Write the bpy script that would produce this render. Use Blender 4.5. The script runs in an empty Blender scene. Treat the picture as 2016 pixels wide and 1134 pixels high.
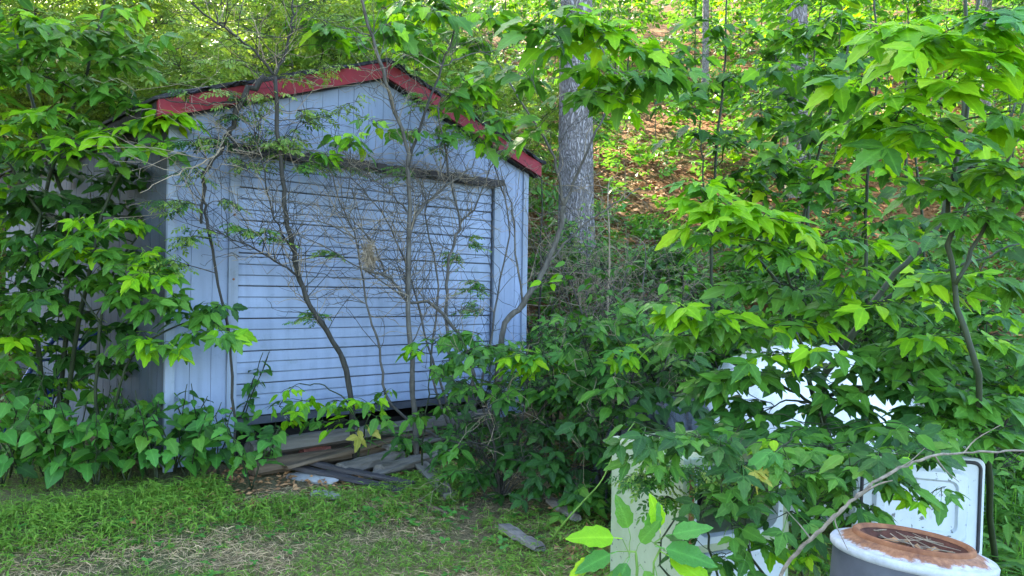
import bpy, math, random
import numpy as np
from mathutils import Matrix, Euler

SC = bpy.context.scene
COL = SC.collection
rng = np.random.default_rng(7)
R = random.Random(11)
pi = math.pi

# ------------------------------------------------------------------ camera, sky, sun, exposure
FPX, EYE, ROLL, PITCH = 1552.0, 1.5, math.radians(0.9), 0.0026
cam_d = bpy.data.cameras.new('camera')
cam = bpy.data.objects.new('camera', cam_d)
COL.objects.link(cam)
cam_d.sensor_width = 36.0
cam_d.lens = FPX / 2016 * 36
cam_d.clip_end = 900
cam.matrix_world = Matrix.Translation((0, 0, EYE)) @ (Euler((pi / 2 + PITCH, 0, 0)).to_matrix() @ Matrix.Rotation(ROLL, 3, 'Z')).to_4x4()
SC.camera = cam

LOW = {}
SUN_EL, SUN_ROT = math.radians(40), math.radians(-34)
world = bpy.data.worlds.new('World')
SC.world = world
world.use_nodes = True
wn = world.node_tree.nodes
sky = wn.new('ShaderNodeTexSky')
sky.sky_type = 'NISHITA'
sky.sun_disc = False
sky.sun_elevation = SUN_EL
sky.sun_rotation = SUN_ROT
sky.air_density = 1.0
sky.dust_density = 1.5
world.node_tree.links.new(sky.outputs[0], wn['Background'].inputs[0])
wn['Background'].inputs[1].default_value = 0.15
sd = bpy.data.lights.new('sun', 'SUN')
sd.energy = 4.0
sd.angle = math.radians(0.5)
sd.color = (1.0, 0.88, 0.70)
sun = bpy.data.objects.new('sun', sd)
COL.objects.link(sun)
SUNV = np.array([math.sin(SUN_ROT) * math.cos(SUN_EL), math.cos(SUN_ROT) * math.cos(SUN_EL), math.sin(SUN_EL)])
from mathutils import Vector
sun.rotation_euler = Vector(SUNV).to_track_quat('Z', 'Y').to_euler()
sun.location = (0, 0, 40)
vs = SC.view_settings
vs.view_transform = 'Standard'
vs.look = 'None'
vs.gamma = 1
vs.use_curve_mapping = False
vs.exposure = 3.42
SC.cycles.max_bounces = 7
SC.cycles.diffuse_bounces = 5
SC.cycles.glossy_bounces = 2
SC.cycles.transmission_bounces = 4
SC.cycles.transparent_max_bounces = 4
SC.cycles.sample_clamp_indirect = 6
SC.cycles.use_denoising = True


def at(px, py, Y):
    u, v = (px - 1008) / FPX, (567 - py) / FPX
    return np.array([(u * math.cos(ROLL) - v * math.sin(ROLL)) * Y, Y, EYE + (u * math.sin(ROLL) + v * math.cos(ROLL) + PITCH) * Y])


def pix(P):
    P = np.asarray(P, float)
    x, z = P[..., 0] / P[..., 1], (P[..., 2] - EYE) / P[..., 1] - PITCH
    return 1008 + FPX * (x * math.cos(ROLL) + z * math.sin(ROLL)), 567 - FPX * (-x * math.sin(ROLL) + z * math.cos(ROLL))


# garage frame: left front corner, direction along the front, outward normal
GC = np.array([-2.53, 5.81])
GD = np.array([0.737, 0.674]); GD /= np.linalg.norm(GD)
GN = np.array([GD[1], -GD[0]])
GA = math.atan2(GD[1], GD[0])


def wall_y(px):
    u = (px - 1008) / FPX
    t = (u * GC[1] - GC[0]) / (GD[0] - u * GD[1])
    return GC[1] + t * GD[1]


def front_s(x, y):
    return (x - GC[0]) * GN[0] + (y - GC[1]) * GN[1]


def nz(x, y, f, seed=0):
    return (np.sin(x * f * 1.3 + y * f * .7 + seed) + np.sin(x * f * -.6 + y * f * 1.7 + seed * 2.3 + 1) + np.sin(x * f * 2.1 - y * f * 1.1 + seed * 1.7 + 2) * .6 + np.sin(x * f * .9 + y * f * 2.9 + seed + 4) * .5) / 3.1


def gz(x, y):
    x = np.asarray(x, float); y = np.asarray(y, float)
    s = front_s(x, y)
    k = np.clip(1 - s / 2.2, 0, 1)
    base = .12 * k * k * (3 - 2 * k) * np.clip((14 - np.abs(x)) / 6, 0, 1)
    d = np.minimum(y, 78 + .1 * (y - 78)) + .10 * np.clip(x, -25, 25)
    h = np.logaddexp(0, (d - 8.5) / .5) * .5 * .57 - np.logaddexp(0, (d - 12.5) / 1.5) * 1.5 * .13
    rough = np.clip((d - 8.5) / 8, 0, 1)
    return base + h + nz(x, y, .5, 3) * .30 * rough + nz(x, y, 2.1, 5) * .025 + nz(x, y, 1.3, 8) * .05 * rough


def on_ground(px, py, y0=2.5, y1=90):
    lo = y0
    for Y in np.linspace(y0, y1, 1800):
        p = at(px, py, Y)
        if p[2] < gz(p[0], p[1]):
            return p
    return at(px, py, y1)


# ------------------------------------------------------------------ materials
def new_mat(name):
    m = bpy.data.materials.new(name)
    m.use_nodes = True
    nt = m.node_tree
    return m, nt, nt.nodes['Principled BSDF'], nt.nodes['Material Output']


def node(nt, typ, **kw):
    n = nt.nodes.new(typ)
    for k, v in kw.items():
        if k.startswith('i_'):
            key = k[2:]
            n.inputs[int(key) if key.isdigit() else key].default_value = v
        else:
            setattr(n, k, v)
    return n


def ramp(nt, fac, stops):
    r = nt.nodes.new('ShaderNodeValToRGB')
    cr = r.color_ramp
    while len(cr.elements) < len(stops):
        cr.elements.new(.5)
    for e, (p, c) in zip(cr.elements, stops):
        e.position = p
        e.color = (*c, 1)
    nt.links.new(fac, r.inputs[0])
    return r.outputs[0]


def mixc(nt, fac, a, b, mode='MIX'):
    n = node(nt, 'ShaderNodeMix', data_type='RGBA', blend_type=mode)
    for sock, v in ((n.inputs[0], fac), (n.inputs[6], a), (n.inputs[7], b)):
        if isinstance(v, (int, float)):
            sock.default_value = v
        elif isinstance(v, tuple):
            sock.default_value = (*v, 1)
        else:
            nt.links.new(v, sock)
    return n.outputs[2]


def math_n(nt, op, a, b=None):
    n = node(nt, 'ShaderNodeMath', operation=op)
    for i, v in enumerate((a, b)):
        if v is None:
            continue
        if isinstance(v, (int, float)):
            n.inputs[i].default_value = v
        else:
            nt.links.new(v, n.inputs[i])
    return n.outputs[0]


def rnd(nt):
    oi = node(nt, 'ShaderNodeObjectInfo')
    ge = node(nt, 'ShaderNodeNewGeometry')
    return math_n(nt, 'FRACT', math_n(nt, 'ADD', oi.outputs['Random'], ge.outputs['Random Per Island']))


def noise(nt, scale, detail=4, rough=.6, coord='Object', stretch=None):
    tc = node(nt, 'ShaderNodeTexCoord')
    mp = node(nt, 'ShaderNodeMapping')
    if stretch:
        mp.inputs['Scale'].default_value = stretch
    nt.links.new(tc.outputs[coord], mp.inputs[0])
    n = node(nt, 'ShaderNodeTexNoise', i_Scale=scale, i_Detail=detail, i_Roughness=rough)
    nt.links.new(mp.outputs[0], n.inputs['Vector'])
    return n.outputs['Fac']


def bump(nt, bs, h, strength, dist=.01):
    b = node(nt, 'ShaderNodeBump', i_Strength=strength, i_Distance=dist)
    nt.links.new(h, b.inputs['Height'])
    nt.links.new(b.outputs[0], bs.inputs['Normal'])


def leaf_mat(name, c0, c1, c2, tr=.45, rough=.45, spec=.4):
    m, nt, bs, out = new_mat(name)
    col = ramp(nt, rnd(nt), [(0, c0), (.45, c1), (.85, c2), (1, (c2[0] * 1.4, c2[1] * 1.05, c2[2] * 1.2))])
    a = node(nt, 'ShaderNodeAttribute', attribute_name='mid')
    vein = math_n(nt, 'MULTIPLY', math_n(nt, 'POWER', a.outputs['Fac'], 9.0), .45)
    lite = tuple(min(1, v * 1.7 + .03) for v in c2)
    col = mixc(nt, vein, col, lite)
    nv = noise(nt, 7, 3)
    col = mixc(nt, .35, col, mixc(nt, nv, tuple(v * .55 for v in c0), tuple(v * 1.2 for v in c2)))
    sp = noise(nt, 13, 5, .7)
    col = mixc(nt, ramp(nt, sp, [(.66, (0, 0, 0)), (.72, (.7, .7, .7))]), col, (.16, .11, .03))
    nt.links.new(col, bs.inputs['Base Color'])
    bs.inputs['Roughness'].default_value = rough
    bs.inputs['Specular IOR Level'].default_value = spec
    bump(nt, bs, noise(nt, 22, 2), .35, .02)
    t = node(nt, 'ShaderNodeBsdfTranslucent')
    nt.links.new(mixc(nt, .6, col, (1.0, 1.0, .22), 'MULTIPLY'), t.inputs[0])
    tg = node(nt, 'ShaderNodeMix', data_type='RGBA', blend_type='MULTIPLY')
    mx = node(nt, 'ShaderNodeMixShader', i_0=tr)
    nt.links.new(bs.outputs[0], mx.inputs[1])
    nt.links.new(t.outputs[0], mx.inputs[2])
    nt.links.new(mx.outputs[0], out.inputs[0])
    return m


def plain_mat(name, c0, c1, scale=8, rough=.7, stretch=None, bmp=.3, spec=.3, c2=None, metal=0, per=0.0):
    m, nt, bs, out = new_mat(name)
    f = noise(nt, scale, 6, .65, stretch=stretch)
    st = [(.3, c0), (.7, c1)] if c2 is None else [(.28, c0), (.5, c1), (.72, c2)]
    col = ramp(nt, f, st)
    if per:
        col = mixc(nt, per, col, mixc(nt, rnd(nt), tuple(v * .35 for v in c0), tuple(min(1, v * 1.5) for v in c1)))
    nt.links.new(col, bs.inputs['Base Color'])
    bs.inputs['Roughness'].default_value = rough
    bs.inputs['Specular IOR Level'].default_value = spec
    bs.inputs['Metallic'].default_value = metal
    if bmp:
        bump(nt, bs, f, bmp, .01)
    return m


M = {}
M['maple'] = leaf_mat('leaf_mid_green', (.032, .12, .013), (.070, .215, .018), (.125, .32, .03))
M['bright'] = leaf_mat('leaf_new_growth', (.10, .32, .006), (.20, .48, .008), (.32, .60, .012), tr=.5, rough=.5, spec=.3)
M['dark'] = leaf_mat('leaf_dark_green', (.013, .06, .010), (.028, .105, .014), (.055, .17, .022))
M['heart'] = leaf_mat('leaf_broad_weed', (.035, .15, .02), (.065, .24, .03), (.11, .34, .045))
M['fine'] = leaf_mat('leaf_small_shrub', (.08, .17, .022), (.16, .29, .04), (.27, .40, .06))
M['stilt'] = leaf_mat('leaf_stiltgrass', (.07, .19, .018), (.14, .31, .03), (.25, .42, .05))
M['canopy'] = leaf_mat('leaf_canopy', (.03, .10, .015), (.06, .17, .02), (.11, .25, .025), tr=.45)
M['under'] = leaf_mat('leaf_understory', (.03, .12, .014), (.065, .21, .02), (.13, .32, .03))
M['yellowing'] = leaf_mat('leaf_yellowing', (.25, .30, .03), (.40, .38, .05), (.5, .42, .08))
M['straw'] = plain_mat('dry_straw', (.34, .22, .10), (.50, .36, .19), 5, .8, bmp=0, per=.5)
M['litter_leaf'] = plain_mat('dead_leaf', (.20, .09, .035), (.36, .19, .08), 5, .75, bmp=0, per=.6)
M['stem'] = plain_mat('stem_bark', (.018, .017, .013), (.055, .05, .04), 30, .8, (1, 1, .3), .5)
M['stem_grey'] = plain_mat('grey_stem_bark', (.045, .04, .033), (.13, .12, .10), 25, .8, (1, 1, .3), .5)
M['stem_green'] = plain_mat('green_stem', (.012, .02, .008), (.032, .045, .016), 20, .6, (1, 1, .3), .3)
M['twig_pale'] = plain_mat('dead_twig', (.20, .155, .10), (.36, .29, .20), 20, .85, None, .2)
M['branch_tan'] = plain_mat('dry_branch_bark', (.09, .075, .055), (.26, .22, .165), 40, .85, None, .6)
M['vine'] = plain_mat('vine_cane', (.10, .20, .03), (.18, .30, .05), 14, .6, None, .2)


def bark_mat():
    m, nt, bs, out = new_mat('tree_bark')
    tc = node(nt, 'ShaderNodeTexCoord')
    mp = node(nt, 'ShaderNodeMapping')
    mp.inputs['Scale'].default_value = (1, 1, .24)
    nt.links.new(tc.outputs['Object'], mp.inputs[0])
    vo = node(nt, 'ShaderNodeTexVoronoi', feature='DISTANCE_TO_EDGE', i_Scale=26)
    nw = node(nt, 'ShaderNodeTexNoise', i_Scale=9, i_Detail=5)
    nt.links.new(mp.outputs[0], nw.inputs[0])
    ad = mixc(nt, .25, mp.outputs[0], nw.outputs['Color'], 'ADD')
    nt.links.new(ad, vo.inputs['Vector'])
    ridge = math_n(nt, 'MINIMUM', math_n(nt, 'MULTIPLY', vo.outputs['Distance'], 4.0), 1.0)
    h = math_n(nt, 'ADD', ridge, math_n(nt, 'MULTIPLY', nw.outputs['Fac'], .6))
    col = ramp(nt, h, [(.15, (.10, .085, .08)), (.7, (.24, .21, .205)), (1.0, (.36, .325, .325))])
    big = noise(nt, .9, 3)
    col = mixc(nt, math_n(nt, 'MULTIPLY', big, .25), col, (.12, .14, .09))
    nt.links.new(col, bs.inputs['Base Color'])
    bs.inputs['Roughness'].default_value = .9
    bs.inputs['Specular IOR Level'].default_value = .15
    bump(nt, bs, h, 1.0, .03)
    return m


M['bark'] = bark_mat()


def ground_mat():
    m, nt, bs, out = new_mat('woodland_ground')
    n1 = noise(nt, .55, 5, .6)
    n2 = noise(nt, 14, 6, .7)
    n3 = noise(nt, 60, 4, .7)
    litter = ramp(nt, n2, [(.28, (.035, .02, .012)), (.45, (.16, .075, .03)), (.6, (.30, .15, .06)), (.75, (.42, .25, .12))])
    soil = ramp(nt, n3, [(.3, (.07, .06, .03)), (.6, (.22, .17, .09)), (.8, (.40, .31, .19))])
    tc = node(nt, 'ShaderNodeTexCoord')
    sx = node(nt, 'ShaderNodeSeparateXYZ')
    nt.links.new(tc.outputs['Object'], sx.inputs[0])
    up = math_n(nt, 'MULTIPLY', math_n(nt, 'SUBTRACT', sx.outputs[1], 7.5), .4)
    cl = node(nt, 'ShaderNodeClamp')
    nt.links.new(up, cl.inputs[0])
    col = mixc(nt, cl.outputs[0], soil, litter)
    gr = ramp(nt, n3, [(.3, (.02, .05, .012)), (.7, (.06, .13, .03))])
    gm = ramp(nt, n1, [(.48, (0, 0, 0)), (.62, (.55, .55, .55))])
    col = mixc(nt, gm, col, gr)
    nt.links.new(col, bs.inputs['Base Color'])
    bs.inputs['Roughness'].default_value = .95
    bs.inputs['Specular IOR Level'].default_value = .1
    bump(nt, bs, math_n(nt, 'ADD', n2, n3), 1.0, .03)
    return m


M['ground'] = ground_mat()


def paint_mat(name, base, dirt, streak=.5, rough=.55, grime=.35):
    m, nt, bs, out = new_mat(name)
    f = noise(nt, 2.2, 6, .65, stretch=(1.0, 1.0, .35))
    g = noise(nt, 40, 5, .7)
    s = noise(nt, 14, 4, .6, stretch=(1, 1, .06))
    a = ramp(nt, f, [(.35, (0, 0, 0)), (.75, (grime, grime, grime))])
    col = mixc(nt, a, base, dirt)
    b = ramp(nt, s, [(.45, (0, 0, 0)), (.8, (streak, streak, streak))])
    col = mixc(nt, b, col, tuple(v * .8 for v in dirt))
    c = ramp(nt, g, [(.60, (0, 0, 0)), (.75, (.5, .5, .5))])
    col = mixc(nt, c, col, tuple(v * .6 for v in dirt))
    d = noise(nt, 5.5, 7, .75)
    col = mixc(nt, ramp(nt, d, [(.56, (0, 0, 0)), (.72, (.55, .55, .55))]), col, (dirt[0] * .75, dirt[1] * .85, dirt[2] * .62))
    oi = node(nt, 'ShaderNodeObjectInfo')
    col = mixc(nt, math_n(nt, 'MULTIPLY', oi.outputs['Random'], .3), col, tuple(v * .7 for v in base))
    nt.links.new(col, bs.inputs['Base Color'])
    bs.inputs['Roughness'].default_value = rough
    bs.inputs['Specular IOR Level'].default_value = .35
    bump(nt, bs, g, .12, .003)
    return m


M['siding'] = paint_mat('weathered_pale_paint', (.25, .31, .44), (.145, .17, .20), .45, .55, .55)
M['side_siding'] = paint_mat('shade_darkened_side_paint', (.07, .09, .13), (.04, .055, .05), .5, .7, .6)  # side boards coloured darker to stand in for deep shade on that wall
M['door_paint'] = paint_mat('aged_white_door_paint', (.275, .34, .475), (.15, .18, .215), .4, .5, .55)
M['trim'] = paint_mat('grey_blue_trim_paint', (.26, .31, .40), (.12, .13, .14), .6)
M['red'] = paint_mat('faded_red_fascia_paint', (.25, .014, .024), (.10, .012, .016), .4, .65, .5)
M['tar'] = plain_mat('tar_shingle', (.012, .012, .014), (.05, .05, .055), 40, .95, None, .6)
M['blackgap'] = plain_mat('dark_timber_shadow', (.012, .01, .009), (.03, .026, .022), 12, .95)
M['wood_grey'] = plain_mat('weathered_grey_wood', (.05, .043, .036), (.15, .132, .112), 14, .85, (.12, 1, 1), .9, c2=(.205, .18, .15))
M['wood_brown'] = plain_mat('rotten_brown_wood', (.03, .02, .012), (.10, .068, .042), 14, .9, (.12, 1, 1), .9, c2=(.17, .125, .08))
M['wood_dark'] = plain_mat('dark_wet_plank', (.02, .017, .017), (.06, .053, .053), 16, .8, (.1, 1, 1), .8)
M['metal'] = plain_mat('dull_metal', (.25, .25, .26), (.5, .5, .52), 20, .4, None, .1, metal=.9)
M['dark_metal'] = plain_mat('dark_grey_steel', (.035, .04, .05), (.075, .08, .095), 6, .5, None, .08)
M['brick'] = plain_mat('crumbling_red_brick', (.12, .035, .025), (.28, .09, .06), 16, .95, None, .9)
M['board_white'] = plain_mat('pale_board', (.22, .215, .20), (.38, .37, .35), 9, .8, None, .3)
M['blue'] = plain_mat('blue_enamel', (.004, .018, .14), (.008, .035, .26), 5, .3, None, .05, spec=.5)
M['rubber'] = plain_mat('black_rubber_gasket', (.015, .015, .017), (.04, .04, .045), 15, .6, None, .1)
M['grey_panel'] = plain_mat('faded_grey_panel', (.16, .16, .155), (.30, .29, .28), 6, .7, None, .2)


def appliance_mat(name, base, algae, spots=True):
    m, nt, bs, out = new_mat(name)
    f = noise(nt, 3.5, 6, .7, stretch=(1, 1, .5))
    col = mixc(nt, ramp(nt, f, [(.4, (0, 0, 0)), (.75, (.75, .75, .75))]), base, algae)
    if spots:
        g = noise(nt, 34, 3, .6)
        col = mixc(nt, ramp(nt, g, [(.64, (0, 0, 0)), (.69, (.85, .85, .85))]), col, (.05, .055, .045))
    r = noise(nt, 5, 6, .75, stretch=(1, 1, .25))
    col = mixc(nt, ramp(nt, r, [(.68, (0, 0, 0)), (.78, (.8, .8, .8))]), col, (.28, .12, .03))
    nt.links.new(col, bs.inputs['Base Color'])
    bs.inputs['Roughness'].default_value = .42
    bump(nt, bs, f, .1, .006)
    return m


M['cabinet'] = appliance_mat('algae_stained_enamel', (.34, .37, .25), (.20, .26, .13))
M['liner'] = appliance_mat('mildewed_white_plastic', (.50, .54, .58), (.34, .39, .40))


def rust_lid_mat():
    m, nt, bs, out = new_mat('rusty_white_enamel')
    tc = node(nt, 'ShaderNodeTexCoord')
    sx = node(nt, 'ShaderNodeSeparateXYZ')
    nt.links.new(tc.outputs['Object'], sx.inputs[0])
    rad = math_n(nt, 'SQRT', math_n(nt, 'ADD', math_n(nt, 'MULTIPLY', sx.outputs[0], sx.outputs[0]), math_n(nt, 'MULTIPLY', sx.outputs[1], sx.outputs[1])))
    f = noise(nt, 9, 8, .75)
    q = math_n(nt, 'SUBTRACT', math_n(nt, 'ADD', .230, math_n(nt, 'MULTIPLY', math_n(nt, 'SUBTRACT', f, .5), .13)), rad)
    mk = ramp(nt, math_n(nt, 'ADD', math_n(nt, 'MULTIPLY', q, 22.0), .5), [(.35, (0, 0, 0)), (.65, (1, 1, 1))])
    g = noise(nt, 30, 6, .7)
    rust = ramp(nt, g, [(.3, (.06, .02, .012)), (.5, (.20, .08, .032)), (.7, (.34, .16, .075))])
    white = ramp(nt, g, [(.3, (.28, .29, .30)), (.7, (.42, .44, .46))])
    nt.links.new(mixc(nt, mk, white, rust), bs.inputs['Base Color'])
    bs.inputs['Roughness'].default_value = .6
    bump(nt, bs, g, .4, .006)
    return m


M['rust_lid'] = rust_lid_mat()
M['rust_dark'] = plain_mat('dark_rust', (.03, .012, .008), (.10, .035, .02), 18, .95, None, .6)
M['rust'] = plain_mat('orange_rust', (.11, .04, .02), (.27, .115, .05), 16, .85, None, .5)


def tarp_mat(name, a, b, rough):
    m, nt, bs, out = new_mat(name)
    f = noise(nt, 4, 6, .7)
    g = noise(nt, 26, 5, .75)
    col = ramp(nt, f, [(.3, b), (.6, a)])
    col = mixc(nt, ramp(nt, g, [(.6, (0, 0, 0)), (.7, (.8, .8, .8))]), col, (.12, .10, .075))
    nt.links.new(col, bs.inputs['Base Color'])
    bs.inputs['Roughness'].default_value = rough
    bump(nt, bs, noise(nt, 9, 6, .7, stretch=(1, .25, 1)), .8, .03)
    return m


M['tarp'] = tarp_mat('white_plastic_sheet', (.78, .79, .82), (.60, .60, .60), .35)
M['tarp_dark'] = tarp_mat('dark_plastic_sheet', (.035, .045, .055), (.02, .026, .032), .35)


# ------------------------------------------------------------------ mesh helpers
class Acc:
    def __init__(self):
        self.v, self.f, self.m, self.n = [], [], [], 0

    def add(self, v, f, mid=None):
        v = np.asarray(v, float).reshape(-1, 3)
        self.v.append(v)
        self.m.append(np.zeros(len(v)) if mid is None else mid)
        if isinstance(f, np.ndarray):
            f = [f]
        for a in f:
            a = np.asarray(a, dtype=np.int64)
            self.f.append(a + self.n)
        self.n += len(v)

    def mesh(self, name, smooth=False, mid=False):
        me = bpy.data.meshes.new(name)
        if not self.v:
            return me
        v = np.concatenate(self.v)
        loops = np.concatenate([a.ravel() for a in self.f]).astype(np.int32)
        tot = np.concatenate([np.full(len(a), a.shape[1]) for a in self.f]).astype(np.int32)
        start = np.concatenate([[0], np.cumsum(tot)[:-1]]).astype(np.int32)
        me.vertices.add(len(v)); me.vertices.foreach_set('co', v.ravel().astype(np.float32))
        me.loops.add(len(loops)); me.loops.foreach_set('vertex_index', loops)
        me.polygons.add(len(tot)); me.polygons.foreach_set('loop_start', start)
        me.polygons.foreach_set('loop_total', tot)
        me.polygons.foreach_set('use_smooth', np.full(len(tot), bool(smooth or mid)))
        if mid:
            a = me.attributes.new('mid', 'FLOAT', 'POINT')
            a.data.foreach_set('value', np.concatenate(self.m).astype(np.float32))
        me.update(calc_edges=True)
        return me


def link(name, me, mat=None, parent=None, loc=(0, 0, 0)):
    o = bpy.data.objects.new(name, me)
    COL.objects.link(o)
    if mat is not None and me is not None:
        if not me.materials:
            me.materials.append(M[mat] if isinstance(mat, str) else mat)
    o.location = loc
    if parent is not None:
        o.parent = parent
    return o


def tag(o, label=None, cat=None, group=None, kind=None):
    for k, v in (('label', label), ('category', cat), ('group', group), ('kind', kind)):
        if v:
            o[k] = v
    return o


def thing(name, label, cat, loc=(0, 0, 0), rz=0, group=None):
    o = bpy.data.objects.new(name, None)
    o.empty_display_size = .1
    COL.objects.link(o)
    o.location = loc
    o.rotation_euler = (0, 0, rz)
    return tag(o, label, cat, group)


def box(acc, x0, x1, y0, y1, z0, z1):
    v = np.array([[x, y, z] for x in (x0, x1) for y in (y0, y1) for z in (z0, z1)])
    acc.add(v, np.array([[0, 1, 3, 2], [4, 6, 7, 5], [0, 4, 5, 1], [2, 3, 7, 6], [0, 2, 6, 4], [1, 5, 7, 3]]))


def prism(acc, poly, y0, y1):
    n = len(poly)
    v = [[x, y0, z] for x, z in poly] + [[x, y1, z] for x, z in poly]
    f = [np.array([list(range(n))]), np.array([list(range(2 * n - 1, n - 1, -1))])]
    f.append(np.array([[i, i + n, (i + 1) % n + n, (i + 1) % n] for i in range(n)]))
    acc.add(np.array(v), f)


def bevbox(sx, sy, sz, b=.01):
    """a box with chamfered edges, centred in x and y, standing on z = 0"""
    import bmesh
    bm = bmesh.new()
    bmesh.ops.create_cube(bm, size=1)
    for v in bm.verts:
        v.co = (v.co.x * sx, v.co.y * sy, (v.co.z + .5) * sz)
    bmesh.ops.bevel(bm, geom=bm.edges[:], offset=b, segments=2, affect='EDGES', profile=.6)
    me = bpy.data.meshes.new('block')
    bm.to_mesh(me)
    bm.free()
    return me


def smooth_line(pts, k=4):
    pts = np.asarray(pts, float)
    if len(pts) < 3:
        t = np.linspace(0, 1, k + 1)[:, None]
        return pts[0] * (1 - t) + pts[-1] * t
    P = np.vstack([2 * pts[0] - pts[1], pts, 2 * pts[-1] - pts[-2]])
    out = []
    for i in range(1, len(P) - 2):
        for t in np.linspace(0, 1, k, endpoint=False):
            a, b, c, d = P[i - 1:i + 3]
            out.append(.5 * (2 * b + (c - a) * t + (2 * a - 5 * b + 4 * c - d) * t * t + (3 * b - a - 3 * c + d) * t ** 3))
    out.append(pts[-1])
    return np.array(out)


def tube(acc, pts, rad, k=6, cap=False):
    pts = np.asarray(pts, float)
    n = len(pts)
    rad = np.broadcast_to(np.asarray(rad, float), (n,)) if np.ndim(rad) == 0 else np.asarray(rad)
    t = np.gradient(pts, axis=0)
    t /= np.linalg.norm(t, axis=1)[:, None] + 1e-9
    ref = np.eye(3)[np.argmin(np.abs(t.mean(0)))]
    u = np.cross(t, ref); u /= np.linalg.norm(u, axis=1)[:, None] + 1e-9
    w = np.cross(t, u)
    a = np.linspace(0, 2 * pi, k, endpoint=False)
    v = pts[:, None] + rad[:, None, None] * (np.cos(a)[None, :, None] * u[:, None] + np.sin(a)[None, :, None] * w[:, None])
    i = np.arange(n - 1)[:, None] * k
    j = np.arange(k)[None]
    j2 = (j + 1) % k
    f = [np.stack([i + j, i + j2, i + j2 + k, i + j + k], -1).reshape(-1, 4)]
    if cap:
        f.append(np.array([list(range(k))[::-1], list(range((n - 1) * k, n * k))]))
    acc.add(v.reshape(-1, 3), f)


def lathe(acc, prof, k=40):
    a = np.linspace(0, 2 * pi, k, endpoint=False)
    v = np.array([[r * np.cos(t), r * np.sin(t), z] for r, z in prof for t in a])
    i = np.arange(len(prof) - 1)[:, None] * k
    j = np.arange(k)[None]
    j2 = (j + 1) % k
    acc.add(v, np.stack([i + j, i + j2, i + j2 + k, i + j + k], -1).reshape(-1, 4))


# ------------------------------------------------------------------ leaf templates: base at origin, tip along +y, upper face +z
class Tm:
    def __init__(self, v, f, m):
        self.v, self.f, self.m = np.array(v, float), f, np.array(m, float)
        self.meshes = {}

    def mesh(self, mat):
        if mat not in self.meshes:
            a = Acc()
            a.add(self.v, [x.copy() for x in self.f], self.m)
            me = a.mesh('leaf_' + mat, smooth=False, mid=True)
            me.materials.append(M[mat])
            self.meshes[mat] = me
        return self.meshes[mat]


def leaf(sec, fold=.14, curl=.25, wave=0.0):
    """sec: (t on midrib, half width, t at edge)"""
    v, m, rows = [], [], []
    for i, (t, w, te) in enumerate(sec):
        mi = len(v)
        v.append((0, t, -curl * t * t)); m.append(1)
        if w > 0:
            dz = fold * w + wave * (1 if i % 2 else -1)
            v.append((-w, te, -curl * te * te + dz)); v.append((w, te, -curl * te * te + dz)); m += [0, 0]
            rows.append((mi, mi + 1, mi + 2))
        else:
            rows.append((mi, mi, mi))
    q, t3 = [], []
    for a, b in zip(rows, rows[1:]):
        for s in (1, 2):
            face = [a[0], a[s], b[s], b[0]] if s == 2 else [a[0], b[0], b[s], a[s]]
            u = list(dict.fromkeys(face))
            (q if len(u) == 4 else t3).append(u)
    f = []
    if q:
        f.append(np.array(q))
    if t3:
        f.append(np.array([x for x in t3 if len(x) == 3]))
    return Tm(v, f, m)


def compose(items, strips=()):
    """items: (template, position, yaw, pitch, scale); strips: petioles as (p0, p1, half width)"""
    v, f4, f3, m, n = [], [], [], [], 0
    for tm, p, yaw, pit, s in items:
        cy, sy, cp, sp = math.cos(yaw), math.sin(yaw), math.cos(pit), math.sin(pit)
        fw = np.array([-sy * cp, cy * cp, sp]); x = np.array([cy, sy, 0]); nn = np.cross(x, fw)
        v.append(np.array(p) + s * (tm.v[:, :1] * x + tm.v[:, 1:2] * fw + tm.v[:, 2:] * nn))
        m.append(tm.m)
        for a in tm.f:
            (f4 if a.shape[1] == 4 else f3).append(a + n)
        n += len(tm.v)
    for p0, p1, w in strips:
        p0, p1 = np.array(p0, float), np.array(p1, float)
        d = np.array([0, 0, 1]) if abs(p1[0] - p0[0]) > abs(p1[1] - p0[1]) * 2 else np.array([1, 0, 0])
        v.append(np.array([p0 - d * w, p0 + d * w, p1 + d * w, p1 - d * w]))
        m.append(np.ones(4))
        f4.append(np.array([[0, 1, 2, 3]]) + n)
        n += 4
    f = []
    if f4:
        f.append(np.concatenate(f4))
    if f3:
        f.append(np.concatenate(f3))
    return Tm(np.concatenate(v), f, np.concatenate(m))


lobed = leaf([(0, 0, 0), (.13, .17, .09), (.28, .22, .32), (.37, .25, .45), (.50, .19, .52), (.63, .17, .70), (.74, .10, .75), (1, 0, 1)], .16, .17)
ovate = leaf([(0, 0, 0), (.13, .17, .10), (.30, .26, .34), (.40, .22, .41), (.52, .23, .58), (.64, .15, .66), (.80, .10, .86), (1, 0, 1)], .18, .16)
T = {}
T['tri'] = compose([(ovate, (0, .38, 0), 0, -.05, .62), (ovate, (-.02, .37, 0), 1.05, -.05, .52), (ovate, (.02, .37, 0), -1.05, .02, .52)], [((0, 0, 0), (0, .40, 0), .008)])
T['tri2'] = compose([(lobed, (0, .36, 0), .1, -.2, .64), (ovate, (-.02, .35, 0), 1.2, -.2, .5), (ovate, (.02, .35, 0), -.95, -.05, .55)], [((0, 0, 0), (0, .38, 0), .008)])
T['five'] = compose([(lobed, (0, .60, 0), 0, -.2, .5), (ovate, (-.02, .58, 0), .85, -.15, .42), (ovate, (.02, .58, 0), -.85, -.15, .42), (ovate, (-.02, .32, 0), 1.15, -.2, .38), (ovate, (.02, .32, 0), -1.15, -.2, .38)], [((0, 0, 0), (0, .62, 0), .008)])
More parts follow.
